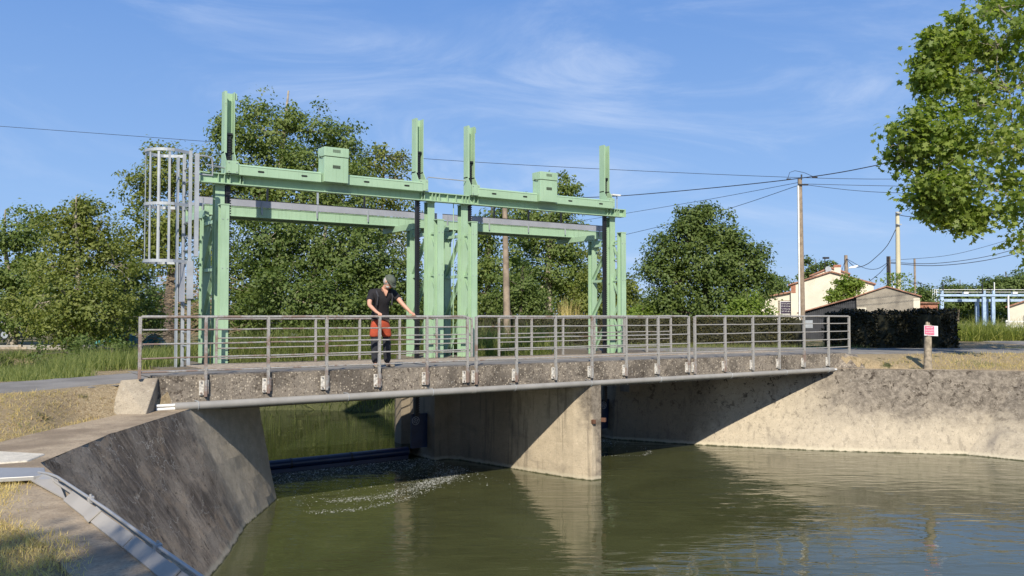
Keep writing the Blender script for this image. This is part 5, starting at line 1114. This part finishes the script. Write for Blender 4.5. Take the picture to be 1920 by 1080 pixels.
CR_ = {
 'ash':[(-12.43,41,10.9,0.92),(-13.32,41,9.49,1.08),(-11.79,41,9.75,1.15),(-10.76,41,10.39,0.77),(-9.48,41,9.88,1.08),(-8.2,41,9.44,0.87),(-12.94,41,7.96,1.28),(-11.55,42,8.39,1.57),(-9.61,41,8.21,1.54),(-7.94,41,7.96,1.28),(-10,40,6.54,1.75),(-12.3,41,6.42,1.54),(-8.2,41,6.42,1.54),(-13.84,41,7.19,0.77),(-13.89,41,10.01,0.56)],
 'ash2':[(-6.99,43,8.57,0.97),(-5.91,43,7.89,0.81),(-7.79,43,8.03,1.07),(-6.58,43,6.82,1.21),(-5.51,43,6.15,0.91),(-7.53,43,5.61,1.61),(-6.05,43,4.67,1.34),(-5.24,43,3.86,0.81),(-5.64,43,8.83,0.43),(-6.45,43,9.1,0.43)],
 'willowmass':[(-10.35,36,4.18,1.57),(-8.56,37,3.81,1.85),(-6.53,36,3.51,1.69),(-5.4,36,2.61,1.24),(-11.79,37,2.65,1.39),(-9.19,35,1.69,1.53),(-7.44,35,1.47,1.53),(-6.08,36,1.03,1.35),(-4.62,37,1.73,1.16),(-11.03,36,0.81,1.12),(-3.8,38,0.8,1.07),(-8.53,35,0.16,1.09),(-6.78,35,-0.06,0.88)],
 'leftmid':[(-16.09,39,7.37,1.22),(-14.99,39,7.86,0.97),(-17.18,39,6.52,0.85),(-14.26,39,6.89,0.97),(-16.82,39,4.94,1.22),(-15.36,39,5.18,1.46),(-14.02,39,5.18,1.22),(-17.43,39,3.96,0.97),(-16.09,39,3.72,1.22),(-13.65,39,3.72,0.97),(-17.31,39,7.01,0.49),(-16.33,39,8.35,0.44)],
 'leftA':[(-15.19,30,4.5,0.71),(-14.53,30,4.03,0.66),(-15.75,30,3.84,0.84),(-15,30,3.09,1.12),(-13.97,30,2.72,0.84),(-16.22,30,2.72,0.94),(-15.04,29,1.57,1.18),(-13.96,29,1.21,1),(-16.69,30,1.4,0.94),(-13.88,30,0.84,0.75),(-15.22,29,0.48,0.72),(-15.19,30,4.78,0.34),(-16.03,30,4.5,0.3)],
 'leftB':[(-20.23,35,4.31,0.98),(-19.47,35,4.53,0.77),(-20.89,35,3.88,0.88),(-21,35,2.56,1.31),(-19.91,35,2.56,1.2),(-20.56,35,1.03,1.2),(-19.25,35,0.81,0.88),(-22.09,35,3,1.53),(-21.88,35,1.25,1.31)],
 'leftC':[(-14.95,33,1.65,0.93),(-14.54,33,2.47,0.62),(-14.03,33,0.82,0.62),(-14.9,32,0.43,0.7)],
 'mid1':[(-0.86,46,5.93,0.98),(-1.58,46,4.92,0.86),(0,46,5.64,0.98),(-1.73,46,3.34,1.21),(-0.43,46,3.63,1.29),(-1.15,46,1.91,1.21),(-2.59,46,1.91,0.86),(-1.73,46,0.76,0.86),(0.72,46,6.65,0.57)],
 'poplar':[(2.97,50,8.7,0.53),(2.34,50,7.92,0.5),(3.28,50,7.45,0.69),(2.5,50,6.83,0.88),(1.41,50,6.67,0.81),(3.28,50,6.05,0.94),(0.94,50,5.73,1),(2.19,50,5.11,1.25),(3.59,50,4.8,0.94),(1.25,50,3.86,1.41),(2.81,50,3.23,1.41),(0.78,50,1.98,1.31),(3.75,50,1.98,0.94),(3.91,50,3.55,0.81),(3.5,50,8.23,0.38)],
 'bush1':[(0.38,41,2.32,0.97),(1.02,41,1.42,0.87),(0,41,1.04,0.87),(-0.51,41,1.81,0.67),(1.54,41,0.65,0.56)],
 'bush2':[(4.65,48,4.35,0.6),(4.8,48,2.84,0.84),(4.05,48,1.65,0.9),(5.55,48,1.94,0.9),(6.6,48,2.54,0.66),(6.9,48,1.5,0.78),(5.7,48,0.74,0.78),(7.65,48,0.74,0.78),(6.9,48,0.44,0.6)],
 'bush3':[(5.88,40,1.04,0.65),(6.62,40,0.79,0.6),(5.38,40,0.66,0.5),(7.25,40,0.66,0.45)],
 'round':[(8.75,40,5.16,0.9),(8.12,40,4.54,1.05),(9.62,40,4.79,0.95),(10.5,40,4.41,0.75),(7.25,40,4.04,0.9),(6.62,40,3.16,0.65),(9,40,3.54,1.5),(10.62,40,3.29,1.2),(11.5,40,3.79,0.6),(11.62,40,2.79,0.65),(7.5,40,2.54,1.12),(11,40,2.04,1),(9.5,40,1.79,1.38),(7,40,1.54,0.8),(8.5,40,1.04,1),(8.25,40,5.79,0.4),(9.12,40,5.84,0.4)],
 'round2':[(10.69,38,1.39,0.71),(10.09,38,1.04,0.57),(11.28,38,0.92,0.38)],
 'farl':[(22.73,75,3.18,0.75),(23.67,75,3.65,0.94),(24.14,75,2.48,0.75),(22.97,75,2.24,0.84)],
 'farhouse':[(28,80,5.58,0.65),(28.75,80,5.08,0.8),(29.6,80,5.58,0.6),(27.75,80,4.58,0.6)],
 'farr1':[(36.12,85,1.88,0.64),(40.64,85,2.67,0.85),(41.7,85,2.25,0.74),(41.17,85,1.88,0.74)],
 'farr2':[(72.19,140,5.07,1.57),(73.5,140,3.76,1.93),(74.81,140,5.07,1.05),(76.12,140,3.76,1.4),(71.31,140,2.88,1.75)],
 'farr3':[(77.88,140,5.51,1.23),(79.62,140,5.94,1.93),(81.81,140,5.94,2.1),(78.75,140,3.76,2.1),(82.25,140,3.76,2.27),(84.44,140,6.38,2.1),(85.75,140,4.19,2.62),(77,140,2.88,1.75)],
 'vine':[(19.53,50,2.77,0.44),(20,50,2.92,0.38),(19.06,50,2.36,0.38),(20.25,50,2.55,0.38),(19.53,50,2.23,0.41),(18.81,50,1.98,0.22),(19.88,50,2.2,0.38)],
 'maple':[(10.72,23.5,5.65,0.38),(11.09,23.5,6.09,0.44),(11.46,23.5,5.5,0.59),(11.1,24,5.37,0.27),(11.16,23.5,4.69,0.44),(11.95,23.9,6.55,0.54),(12.19,23.5,5.72,0.68),(11.55,23.1,4.78,0.61),(11.46,23.5,4.18,0.41),(11.82,23.5,3.89,0.32),(12.07,23,4.47,0.66),(12.19,23.5,3.81,0.38),(12.63,23.5,3.67,0.29),(11.53,23.5,7.48,0.23),(12.28,24.1,7.8,0.39),(12.34,23.5,8.07,0.41),(11.75,23.5,8.59,0.21),(12.19,23.5,8.44,0.35),(12.63,23.5,8.81,0.47),(13.2,24,7.92,0.66),(13.15,23.5,9.39,0.32),(13.59,23.5,9.54,0.5),(13.51,23.5,8.51,0.73),(12.93,23.5,6.82,0.68),(12.92,23.1,5.64,0.87),(13.07,23.5,4.55,0.73),(13.08,23,3.75,0.43),(14.1,24,7.32,1.05),(14.1,23.5,5.72,1.18),(13.6,22.9,4.17,0.64),(15,24,8.37,1.5),(15.45,24,6.12,1.8),(14.69,23.5,4.11,0.73),(12.7,23.5,3.4,0.15),(13.62,22.7,2.94,0.26),(13.83,22.7,2.72,0.37),(16.69,24.5,7.76,2.3),(17.46,24.5,5.46,2.3),(16.84,24.5,10.06,2.45),(18.99,24.5,8.83,2.6),(19.75,24.5,6.23,2.3),(17.76,24.5,11.89,2.6),(15.62,24.5,10.98,1.84),(11.53,23.5,8,0.18),(11.16,23.5,6.53,0.23)],
}
tree('ash_tree', 'tallest loose crowned ash tree rising behind the left gate opening', 'tree', (-11.5, 41), CR_['ash'], M['leaf_ash'], 0.153, 36.6, 11, 0.22, bark='palebark', r0=.3, seed=2, gap=.16, twigs=5)
tree('ash_tree', 'paler airy ash tree in front of the sky left of the centre towers', 'tree', (-6.5, 43), CR_['ash2'], M['leaf_olive'], 0.153, 23.3, 11, 0.21, bark='palebark', r0=.2, seed=3, twigs=6, twr=.016)
tree('willow_tree', 'dense dark bushy tree mass low behind the man and left opening', 'tree', (-8.9, 36.5), CR_['willowmass'], M['leaf_dark'], 0.147, 43.2, 11, 0.21, bark='palebark', r0=.25, seed=4, gap=.10, twigs=5, twr=.014)
tree('broadleaf_tree', 'tall dark tree directly behind the caged ladder', 'tree', (-15.6, 39), CR_['leftmid'], M['leaf_olive'], 0.147, 36.6, 11, 0.22, r0=.25, seed=5)
tree('willow_tree', 'feathery light green tree left of the ladder with a pale forked trunk', 'tree', (-15.3, 29.5), CR_['leftA'], M['leaf_olive'], 0.116, 56.5, 12, 0.17, bark='palebark', r0=.14, seed=6, twigs=7, twr=.010, up=.2)
tree('broadleaf_tree', 'rounded tree at the far left edge of the view', 'tree', (-20.5, 35), CR_['leftB'], M['leaf_ash'], 0.137, 43.2, 11, 0.20, bark='palebark', r0=.18, seed=7)
tree('shrub', 'dark green shrub overhanging the reeds left of the ladder', 'shrub', (-15.0, 33), CR_['leftC'], M['leaf_dark'], 0.126, 53.2, 11, 0.17, r0=.08, seed=8)
tree('broadleaf_tree', 'shaggy tree right of the centre towers behind the brown pole', 'tree', (-1.3, 46), CR_['mid1'], M['leaf_ash'], 0.168, 33.2, 11, 0.23, r0=.25, seed=9)
tree('poplar_tree', 'broad tree with a narrow pointed top behind the right gate', 'tree', (2.2, 50), CR_['poplar'], M['leaf_ash'], 0.179, 36.6, 11, 0.23, bark='palebark', r0=.28, seed=10)
tree('shrub', 'rounded dark shrub behind the middle railing panel', 'shrub', (.4, 41), CR_['bush1'], M['leaf_dark'], 0.137, 56.5, 11, 0.17, r0=.1, seed=11)
tree('shrub', 'olive scrub seen between the right tower columns', 'shrub', (6.0, 48), CR_['bush2'], M['leaf_olive'], 0.158, 39.9, 11, 0.23, r0=.1, seed=12)
tree('shrub', 'bright yellow green bush low at the left foot of the round tree', 'shrub', (6.2, 40), CR_['bush3'], M['leaf_bright'], 0.126, 59.9, 11, 0.17, r0=.08, seed=13)
tree('oak_tree', 'large round dark tree standing alone left of the cream farmhouse', 'tree', (9.2, 40.5), CR_['round'], M['leaf_dark'], 0.142, 49.9, 12, 0.18, r0=.3, seed=14, gap=.08, shrink=.98, tips=3)
tree('shrub', 'bright leafy shrub in front of the farmhouse wing', 'shrub', (10.8, 38), CR_['round2'], M['leaf_bright'], 0.126, 59.9, 11, 0.15, r0=.07, seed=15)
tree('conifer_tree', 'small distant trees left of the farmhouse roof', 'tree', (23.8, 75), CR_['farl'], M['leaf_dark'], 0.232, 26.6, 10, 0.25, r0=.15, seed=16)
tree('broadleaf_tree', 'dark treetop rising behind the farmhouse roof', 'tree', (28.6, 80), CR_['farhouse'], M['leaf_dark'], 0.253, 23.3, 10, 0.25, r0=.2, seed=17)
tree('broadleaf_tree', 'distant low treetops right of the grey barn', 'tree', (40.5, 85), CR_['farr1'], M['leaf_dark'], 0.264, 23.3, 10, 0.29, r0=.15, seed=18)
tree('conifer_tree', 'distant dark conifers behind the left end of the blue gantry', 'tree', (73, 140), CR_['farr2'], M['leaf_dark'], 0.400, 13.3, 10, 0.40, r0=.3, seed=19)
tree('broadleaf_tree', 'distant wooded crowns behind the blue gantry at the right edge', 'tree', (82, 140), CR_['farr3'], M['leaf_dark'], 0.400, 13.3, 10, 0.40, r0=.4, seed=20)
tree('climbing_vine', 'bushy climbing vine covering the right corner of the farmhouse', 'climber', (19.6, 52), CR_['vine'], M['leaf_bright'], 0.158, 66.5, 11, 0.15, r0=.08, seed=21)
P = []; rgw = np.random.default_rng(90)
n_ = 9000; a_ = rgw.uniform(-75, 14, n_); d_ = rgw.uniform(66, 74, n_); top_ = 3.2 + 1.1 * np.sin(a_ * .33) + .8 * np.sin(a_ * .91 + 1) + .5 * np.sin(a_ * 2.3)
z_ = -.4 + (top_ + .4) * rgw.random(n_) ** .8; c_ = a_[:, None] * np.array(RT)[None] + d_[:, None] * np.array(F)[None]; c_[:, 2] = z_
P = np.repeat(c_, 9, 0) + rgw.normal(size=(n_ * 9, 3)) * .28
tag(leaf_mesh('woodland', P, .3 * rgw.uniform(.6, 1.4, len(P)), M['leaf_dark'], None, rgw), 'continuous far belt of woodland closing the horizon behind the river', 'woodland', kind='stuff')
tree('shrub', 'low dark bramble clump among the reeds at the left roadside', 'shrub', (-12.6, 24.5), [(-12.8, 24.5, -.05, .38), (-12.1, 24.3, .02, .36), (-11.4, 24.4, .08, .32), (-13.6, 24.6, -.12, .28), (-10.9, 24.2, -.1, .3), (-12.4, 24.0, -.3, .4), (-11.3, 24.0, -.35, .4)], M['leaf_dark'], .075, 60, 11, .09, r0=.05, seed=33, twr=.006)
vis_ = [b for b in CR_['maple'] if b[0] < 15.2]; off_ = [b for b in CR_['maple'] if b[0] >= 15.2]
mp = tree('maple_tree', 'large maple reaching in from the right edge with sunlit yellow green leaves', 'tree', (22.5, 27), vis_, M['leaf_maple'], .165, 11, 15, .20, bark='palebark', r0=.3, seed=22, shape=MAPLE, up=.9, twigs=5, twr=.010, top=(20, 24.5, 9.5), limb=.35, gap=.44, shrink=.78, tips=6)
rng_ = np.random.default_rng(40); P, cl, ow, tn = crown_points(off_, rng_, 5, 13, .25); leaf_mesh('crown', P, .2 * rng_.uniform(.7, 1.3, len(P)), M['leaf_maple'], mp, rng_, MAPLE, .9, tn, ow)
# trees behind the camera that shade the near bank
def offtree(label, c, r, seed, base):
    rng_ = np.random.default_rng(seed); t = empty('broadleaf_tree', base, label, 'tree'); P = []
    for i in range(9):
        v = rng_.normal(size=3); v /= np.linalg.norm(v); P.append(np.array(c) + v * r * .62)
    pts = []
    for q in P:
        n = 90; v = rng_.normal(size=(n, 3)); v /= np.linalg.norm(v, axis=1)[:, None]; cc = q + v * (r * .45 * rng_.random(n) ** .4)[:, None]; pts.append(np.repeat(cc, 10, 0) + rng_.normal(size=(n * 10, 3)) * .22)
    pts = np.concatenate(pts); leaf_mesh('crown', pts, .2 * rng_.uniform(.6, 1.3, len(pts)), M['leaf_ash'], t, rng_)
    MB().tube([base, (base[0] + .2, base[1], base[2] + 3), tuple(c)], [.28, .2, .08], 8).build('trunk', M['bark'], t, smooth=True)
offtree('leafy tree on the near bank behind the viewpoint', (-7.0, -5.6, 8.4), 2.3, 50, (-7.0, -5.6, -.6))

# dry bare branches hanging left of the green tower ----------------------------------------
db = empty('dead_shrub', tuple(W(-14.2, 34.2, -.3)), 'tangle of bare brown branches between the ladder and left tower', 'shrub')
mb = MB(); rr = random.Random(77)
for i in range(230):
    a0, z0 = rr.uniform(-14.6, -11.5), rr.uniform(-.2, 2.6); p = W(a0, 34.2 + rr.uniform(-.6, .3), z0); ang = rr.uniform(2.2, 3.7) if rr.random() < .7 else rr.uniform(-.6, .8); ln = rr.uniform(.7, 1.8)
    q1 = p + (RT * math.cos(ang) + Vector((0, 0, math.sin(ang)))) * ln * .5; q2 = q1 + (RT * math.cos(ang) + Vector((0, 0, math.sin(ang) - .45))) * ln * .5
    mb.tube([p, q1, q2], [.014, .010, .004], 4)
mb.build('branches', M['deadtwig'], db)

# hedges --------------------------------------------------------------------------------------
def hedge(label, line, width, zt, zb, leaf, size, dens, seed, bumpy=.05):
    rng_ = np.random.default_rng(seed); P = []; h = empty('hedge', (line[0][0], line[0][1], zb), label, 'hedge')
    core = MB()
    for i in range(len(line) - 1):
        a = np.array(line[i], float); b = np.array(line[i + 1], float); L_ = np.linalg.norm(b - a); d = (b - a) / L_; n_ = np.array([-d[1], d[0]])
        k = int(dens * L_ * (2 * (zt - zb) + width)); t = rng_.random(k) * L_; u = rng_.random(k) * (2 * (zt - zb) + width)
        side = np.where(u < zt - zb, -1, np.where(u < 2 * (zt - zb), 1, 0)); zz = np.where(side != 0, zb + (u % (zt - zb)), zt)
        w_ = np.where(side == 0, rng_.uniform(-.5, .5, k) * width, side * width / 2)
        lump = bumpy * (np.sin(t * 3.1 + seed) + np.sin(t * 7.7 + zz * 5)) * .5
        xy = a + d * t[:, None] + n_ * (w_ + np.sign(w_) * lump)[:, None]; pz = zz + (side == 0) * lump + rng_.normal(size=k) * .03
        P.append(np.stack([xy[:, 0] + rng_.normal(size=k) * .035, xy[:, 1] + rng_.normal(size=k) * .035, pz], 1))
        q = [(a + n_ * width * .42), (b + n_ * width * .42 + d * .2), (b - n_ * width * .42 + d * .2), (a - n_ * width * .42)]
        c_ = MB().prism([tuple(x) for x in q], zb - .2, zt - .07); core.add(c_.v, c_.f)
    core.build('inner_branches', M['hcore'], h); P = np.concatenate(P); leaf_mesh('foliage', P, size * rng_.uniform(.6, 1.4, len(P)), leaf, h, rng_, QUAD, .1)
M['hcore'] = plain('hedge_inside', (.03, .03, .015), .95, 0, .4, 12, .8, 20)
hedge('long clipped sunlit hedge behind the road seen through the right railings', [(20.4, 31.6), (24.6, 28.5), (28.4, 25.6), (30.1, 21.6)], .9, .88, -.3, M['leaf_hedge'], .085, 330, 60)
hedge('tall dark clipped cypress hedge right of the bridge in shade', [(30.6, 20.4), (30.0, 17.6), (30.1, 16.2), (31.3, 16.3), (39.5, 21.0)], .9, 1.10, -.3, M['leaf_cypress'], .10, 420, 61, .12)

# reeds and grass -------------------------------------------------------------------------------
def scatter(n, x0, x1, y0, y1, seed, keep):
    rng_ = np.random.default_rng(seed); X_ = rng_.uniform(x0, x1, n); Y_ = rng_.uniform(y0, y1, n); k = keep(X_, Y_, rng_); X_, Y_ = X_[k], Y_[k]
    Z_, _b = hgt(X_, Y_); return np.stack([X_, Y_, Z_ - .02], 1), rng_
rd = lambda X_, Y_: segdist(X_, Y_, ROADS['road'], False)[0]
def hedge_h(P, rng_, lo, hi):
    c = np.sin(P[:, 0] * 2.1) * np.cos(P[:, 1] * 1.7 + 1) * .25 + .8; return c * rng_.uniform(lo, hi, len(P))
P, q = scatter(30000, -9, 5.3, 16.1, 22.6, 70, lambda X_, Y_, r: (rd(X_, Y_) > 1.2 + .35 * r.random(len(X_))) & ((X_ < 3.0) | (Y_ > 18.35)) & ((X_ < 5.1) | (Y_ > 21.5)))
tag(blades('reeds', P, hedge_h(P, q, .16, .42) * np.where(P[:, 0] > 2.6, 1.7, 1) * np.clip((rd(P[:, 0], P[:, 1]) - .9) / 1.2, .25, 1), q.uniform(.012, .026, len(P)), M['reed'], None, q, .35, .5), 'thick green reeds and tall grass along the left river bank', 'reeds', kind='stuff')
P, q = scatter(90000, 2, 20, 22.0, 35, 71, lambda X_, Y_, r: (np.abs(segdist(X_, Y_, UP_RIGHT[1:], False)[0] - .2) < 1.1 * r.random(len(X_)) + .1) )
P[:, 2] = np.maximum(P[:, 2], -2.35)
tag(blades('reeds', P, q.uniform(.5, 1.35, len(P)) * np.clip((P[:, 0] - 6) / 6, .25, 1), q.uniform(.016, .034, len(P)), M['reed'], None, q, .4, .7), 'tall green reeds hanging over the far upstream bank', 'reeds', kind='stuff')
P, q = scatter(9000, 16.8, 30, 18.0, 27, 72, lambda X_, Y_, r: (rd(X_, Y_) > 1.9) & (segdist(X_, Y_, ROADS['back_road'], False)[0] > 1.7) & ~inside(X_, Y_, CHAN))
tag(blades('grass', P, q.uniform(.06, .22, len(P)), q.uniform(.01, .02, len(P)), M['reed'], None, q, .5, .4), 'short green grass between the gate and the road behind', 'grass', kind='stuff')
def wblob(a0, a1, d0, d1, n, seed):
    r = np.random.default_rng(seed); a = r.uniform(a0, a1, n); d = r.uniform(d0, d1, n); P = a[:, None] * np.array(RT)[None] + d[:, None] * np.array(F)[None]; P[:, 2] = -.35; return P, r, a
P, q, a = wblob(1.6, 4.2, 42, 43.5, 900, 73)
tag(blades('tall_grass', P, q.uniform(.6, 2.6, len(P)) * np.exp(-((a - 2.8) / .9) ** 2), q.uniform(.02, .045, len(P)), M['straw'], None, q, .14, .12), 'tall orange dry grass plume behind the right gate opening', 'grass', kind='stuff')
P, q, a = wblob(21.6, 27.0, 41, 45, 7000, 74)
env = np.interp(a, [21.6, 22.6, 24, 25.5, 26.5, 27], [.8, 1.0, 1.0, .8, .55, .3])
tag(blades('reeds', P, q.uniform(.45, 1.7, len(P)) * env * (.8 + .25 * np.sin(a * 5.1) * np.sin(a * 2.3)), q.uniform(.03, .06, len(P)), M['reedbright'] if 'reedbright' in M else M['reed'], None, q, .55, .9), 'bright sunlit cane thicket behind the dark hedge corner', 'reeds', kind='stuff')
# dry lawn blades
P, q = scatter(60000, -4, 3.4, 7.5, 14.6, 75, lambda X_, Y_, r: (rd(X_, Y_) > 1.1) & (X_ < 3.0) & ~inside(X_ , Y_, CHAN) & (segdist(X_, Y_, [(1.22, 9.9), (2.21, 11.75), (3.84, 14.15)], False)[0] > .9 + .2 * r.random(len(X_))) & ((Y_ > 11.8) | (Y_ < 8.6)) )
P[:, 2] = np.maximum(P[:, 2], -.6)
tag(blades('dry_grass', P, q.uniform(.03, .10, len(P)), q.uniform(.005, .010, len(P)), M['drygrass'], None, q, 1.1, .5, 2), 'short dry straw coloured grass on the left bank', 'grass', kind='stuff')
P, q = scatter(60000, -2.2, 1.1, 4.2, 8.9, 76, lambda X_, Y_, r: X_ < .62 + .16 * np.sin(Y_ * 2.3) + .3 * r.random(len(X_)))
P[:, 2] = np.maximum(P[:, 2], -.5)
tag(blades('dry_grass', P, q.uniform(.015, .07, len(P)), q.uniform(.003, .007, len(P)), M['drygrass'], None, q, .9, .6, 2), 'dry tufts of grass in the lower left corner', 'grass', kind='stuff')
P, q = scatter(30000, 21.8, 36, 5, 15, 77, lambda X_, Y_, r: (rd(X_, Y_) > 2.0) & ~inside(X_, Y_, CHAN) & (segdist(X_, Y_, RIGHT_TOP, False)[0] > .45))
tag(blades('dry_grass', P, q.uniform(.04, .13, len(P)), q.uniform(.008, .018, len(P)), M['drygrass'], None, q, .8, .5, 2), 'dry yellow lawn on the right bank around the sign post', 'grass', kind='stuff')

n_ = 5000; a_ = rgw.uniform(38, 150, n_); d_ = rgw.uniform(146, 156, n_); top_ = 4.0 + 1.2 * np.sin(a_ * .2) + .8 * np.sin(a_ * .53 + 1)
z_ = -.5 + (top_ + .5) * rgw.random(n_) ** .8; c_ = a_[:, None] * np.array(RT)[None] + d_[:, None] * np.array(F)[None]; c_[:, 2] = z_
P = np.repeat(c_, 9, 0) + rgw.normal(size=(n_ * 9, 3)) * .45
tag(leaf_mesh('woodland', P, .5 * rgw.uniform(.6, 1.4, len(P)), M['leaf_dark'], None, rgw), 'far belt of woodland closing the horizon beneath the blue gantry', 'woodland', kind='stuff')
# litter, pebbles and weeds along the verges --------------------------------------------------
def flecks(name, n, x0, x1, y0, y1, seed, keep, s0, s1, mat, label, cat, flat=.25):
    P, q = scatter(n, x0, x1, y0, y1, seed, keep); mb = MB()
    for x, y, z in P:
        s = q.uniform(s0, s1); a = q.random() * 6.28; z += .02 + s * flat; ring = [(x + math.cos(a + j * 1.257) * s * q.uniform(.6, 1.2), y + math.sin(a + j * 1.257) * s * q.uniform(.6, 1.2), z - s * flat - .003) for j in range(5)]
        mb.add(ring + [(x, y, z)], [(j, (j + 1) % 5, 5) for j in range(5)])
    tag(mb.build(name, mat), label, cat, kind='stuff')
flecks('pebbles', 2600, -1.5, 24, 12.0, 18.3, 81, lambda X_, Y_, r: (rd(X_, Y_) > .95) & (rd(X_, Y_) < 1.7) & ~inside(X_, Y_, CHAN), .006, .022, M['gravel'], 'loose pebbles scattered along the road edges', 'pebbles')
M['deadleaf'] = plain('dead_leaf', (.30, .19, .10), .9, 0, .4, 20)
flecks('leaf_litter', 900, -1.5, 2.6, 4.8, 13.4, 82, lambda X_, Y_, r: ~inside(X_, Y_, CHAN), .010, .024, M['deadleaf'], 'dry brown leaf litter on the left bank', 'leaf litter', .5)
P, q = scatter(9000, -6, 3.2, 10.8, 14.6, 83, lambda X_, Y_, r: (np.sin(X_ * 1.9 + 1) * np.cos(Y_ * 2.7) + .5 * np.sin(X_ * 5 + Y_ * 3) > .72) & (rd(X_, Y_) > 1.1) & (segdist(X_, Y_, LEFT_TOP, False)[0] > 1.0))
tag(blades('weeds', P, q.uniform(.03, .09, len(P)), q.uniform(.006, .014, len(P)), M['reed'], None, q, .8, .5, 2), 'low green weeds in patches on the dry left bank', 'weeds', kind='stuff')
P, q = scatter(9000, 22.5, 34, 8, 14.5, 84, lambda X_, Y_, r: (np.sin(X_ * 1.3) * np.cos(Y_ * 1.9 + 2) > .45) & (rd(X_, Y_) > 2.2) & ~inside(X_, Y_, CHAN) & (segdist(X_, Y_, RIGHT_TOP, False)[0] > .5))
tag(blades('weeds', P, q.uniform(.05, .14, len(P)), q.uniform(.010, .020, len(P)), M['reed'], None, q, .7, .5, 2), 'patches of green weeds in the dry right lawn', 'weeds', kind='stuff')
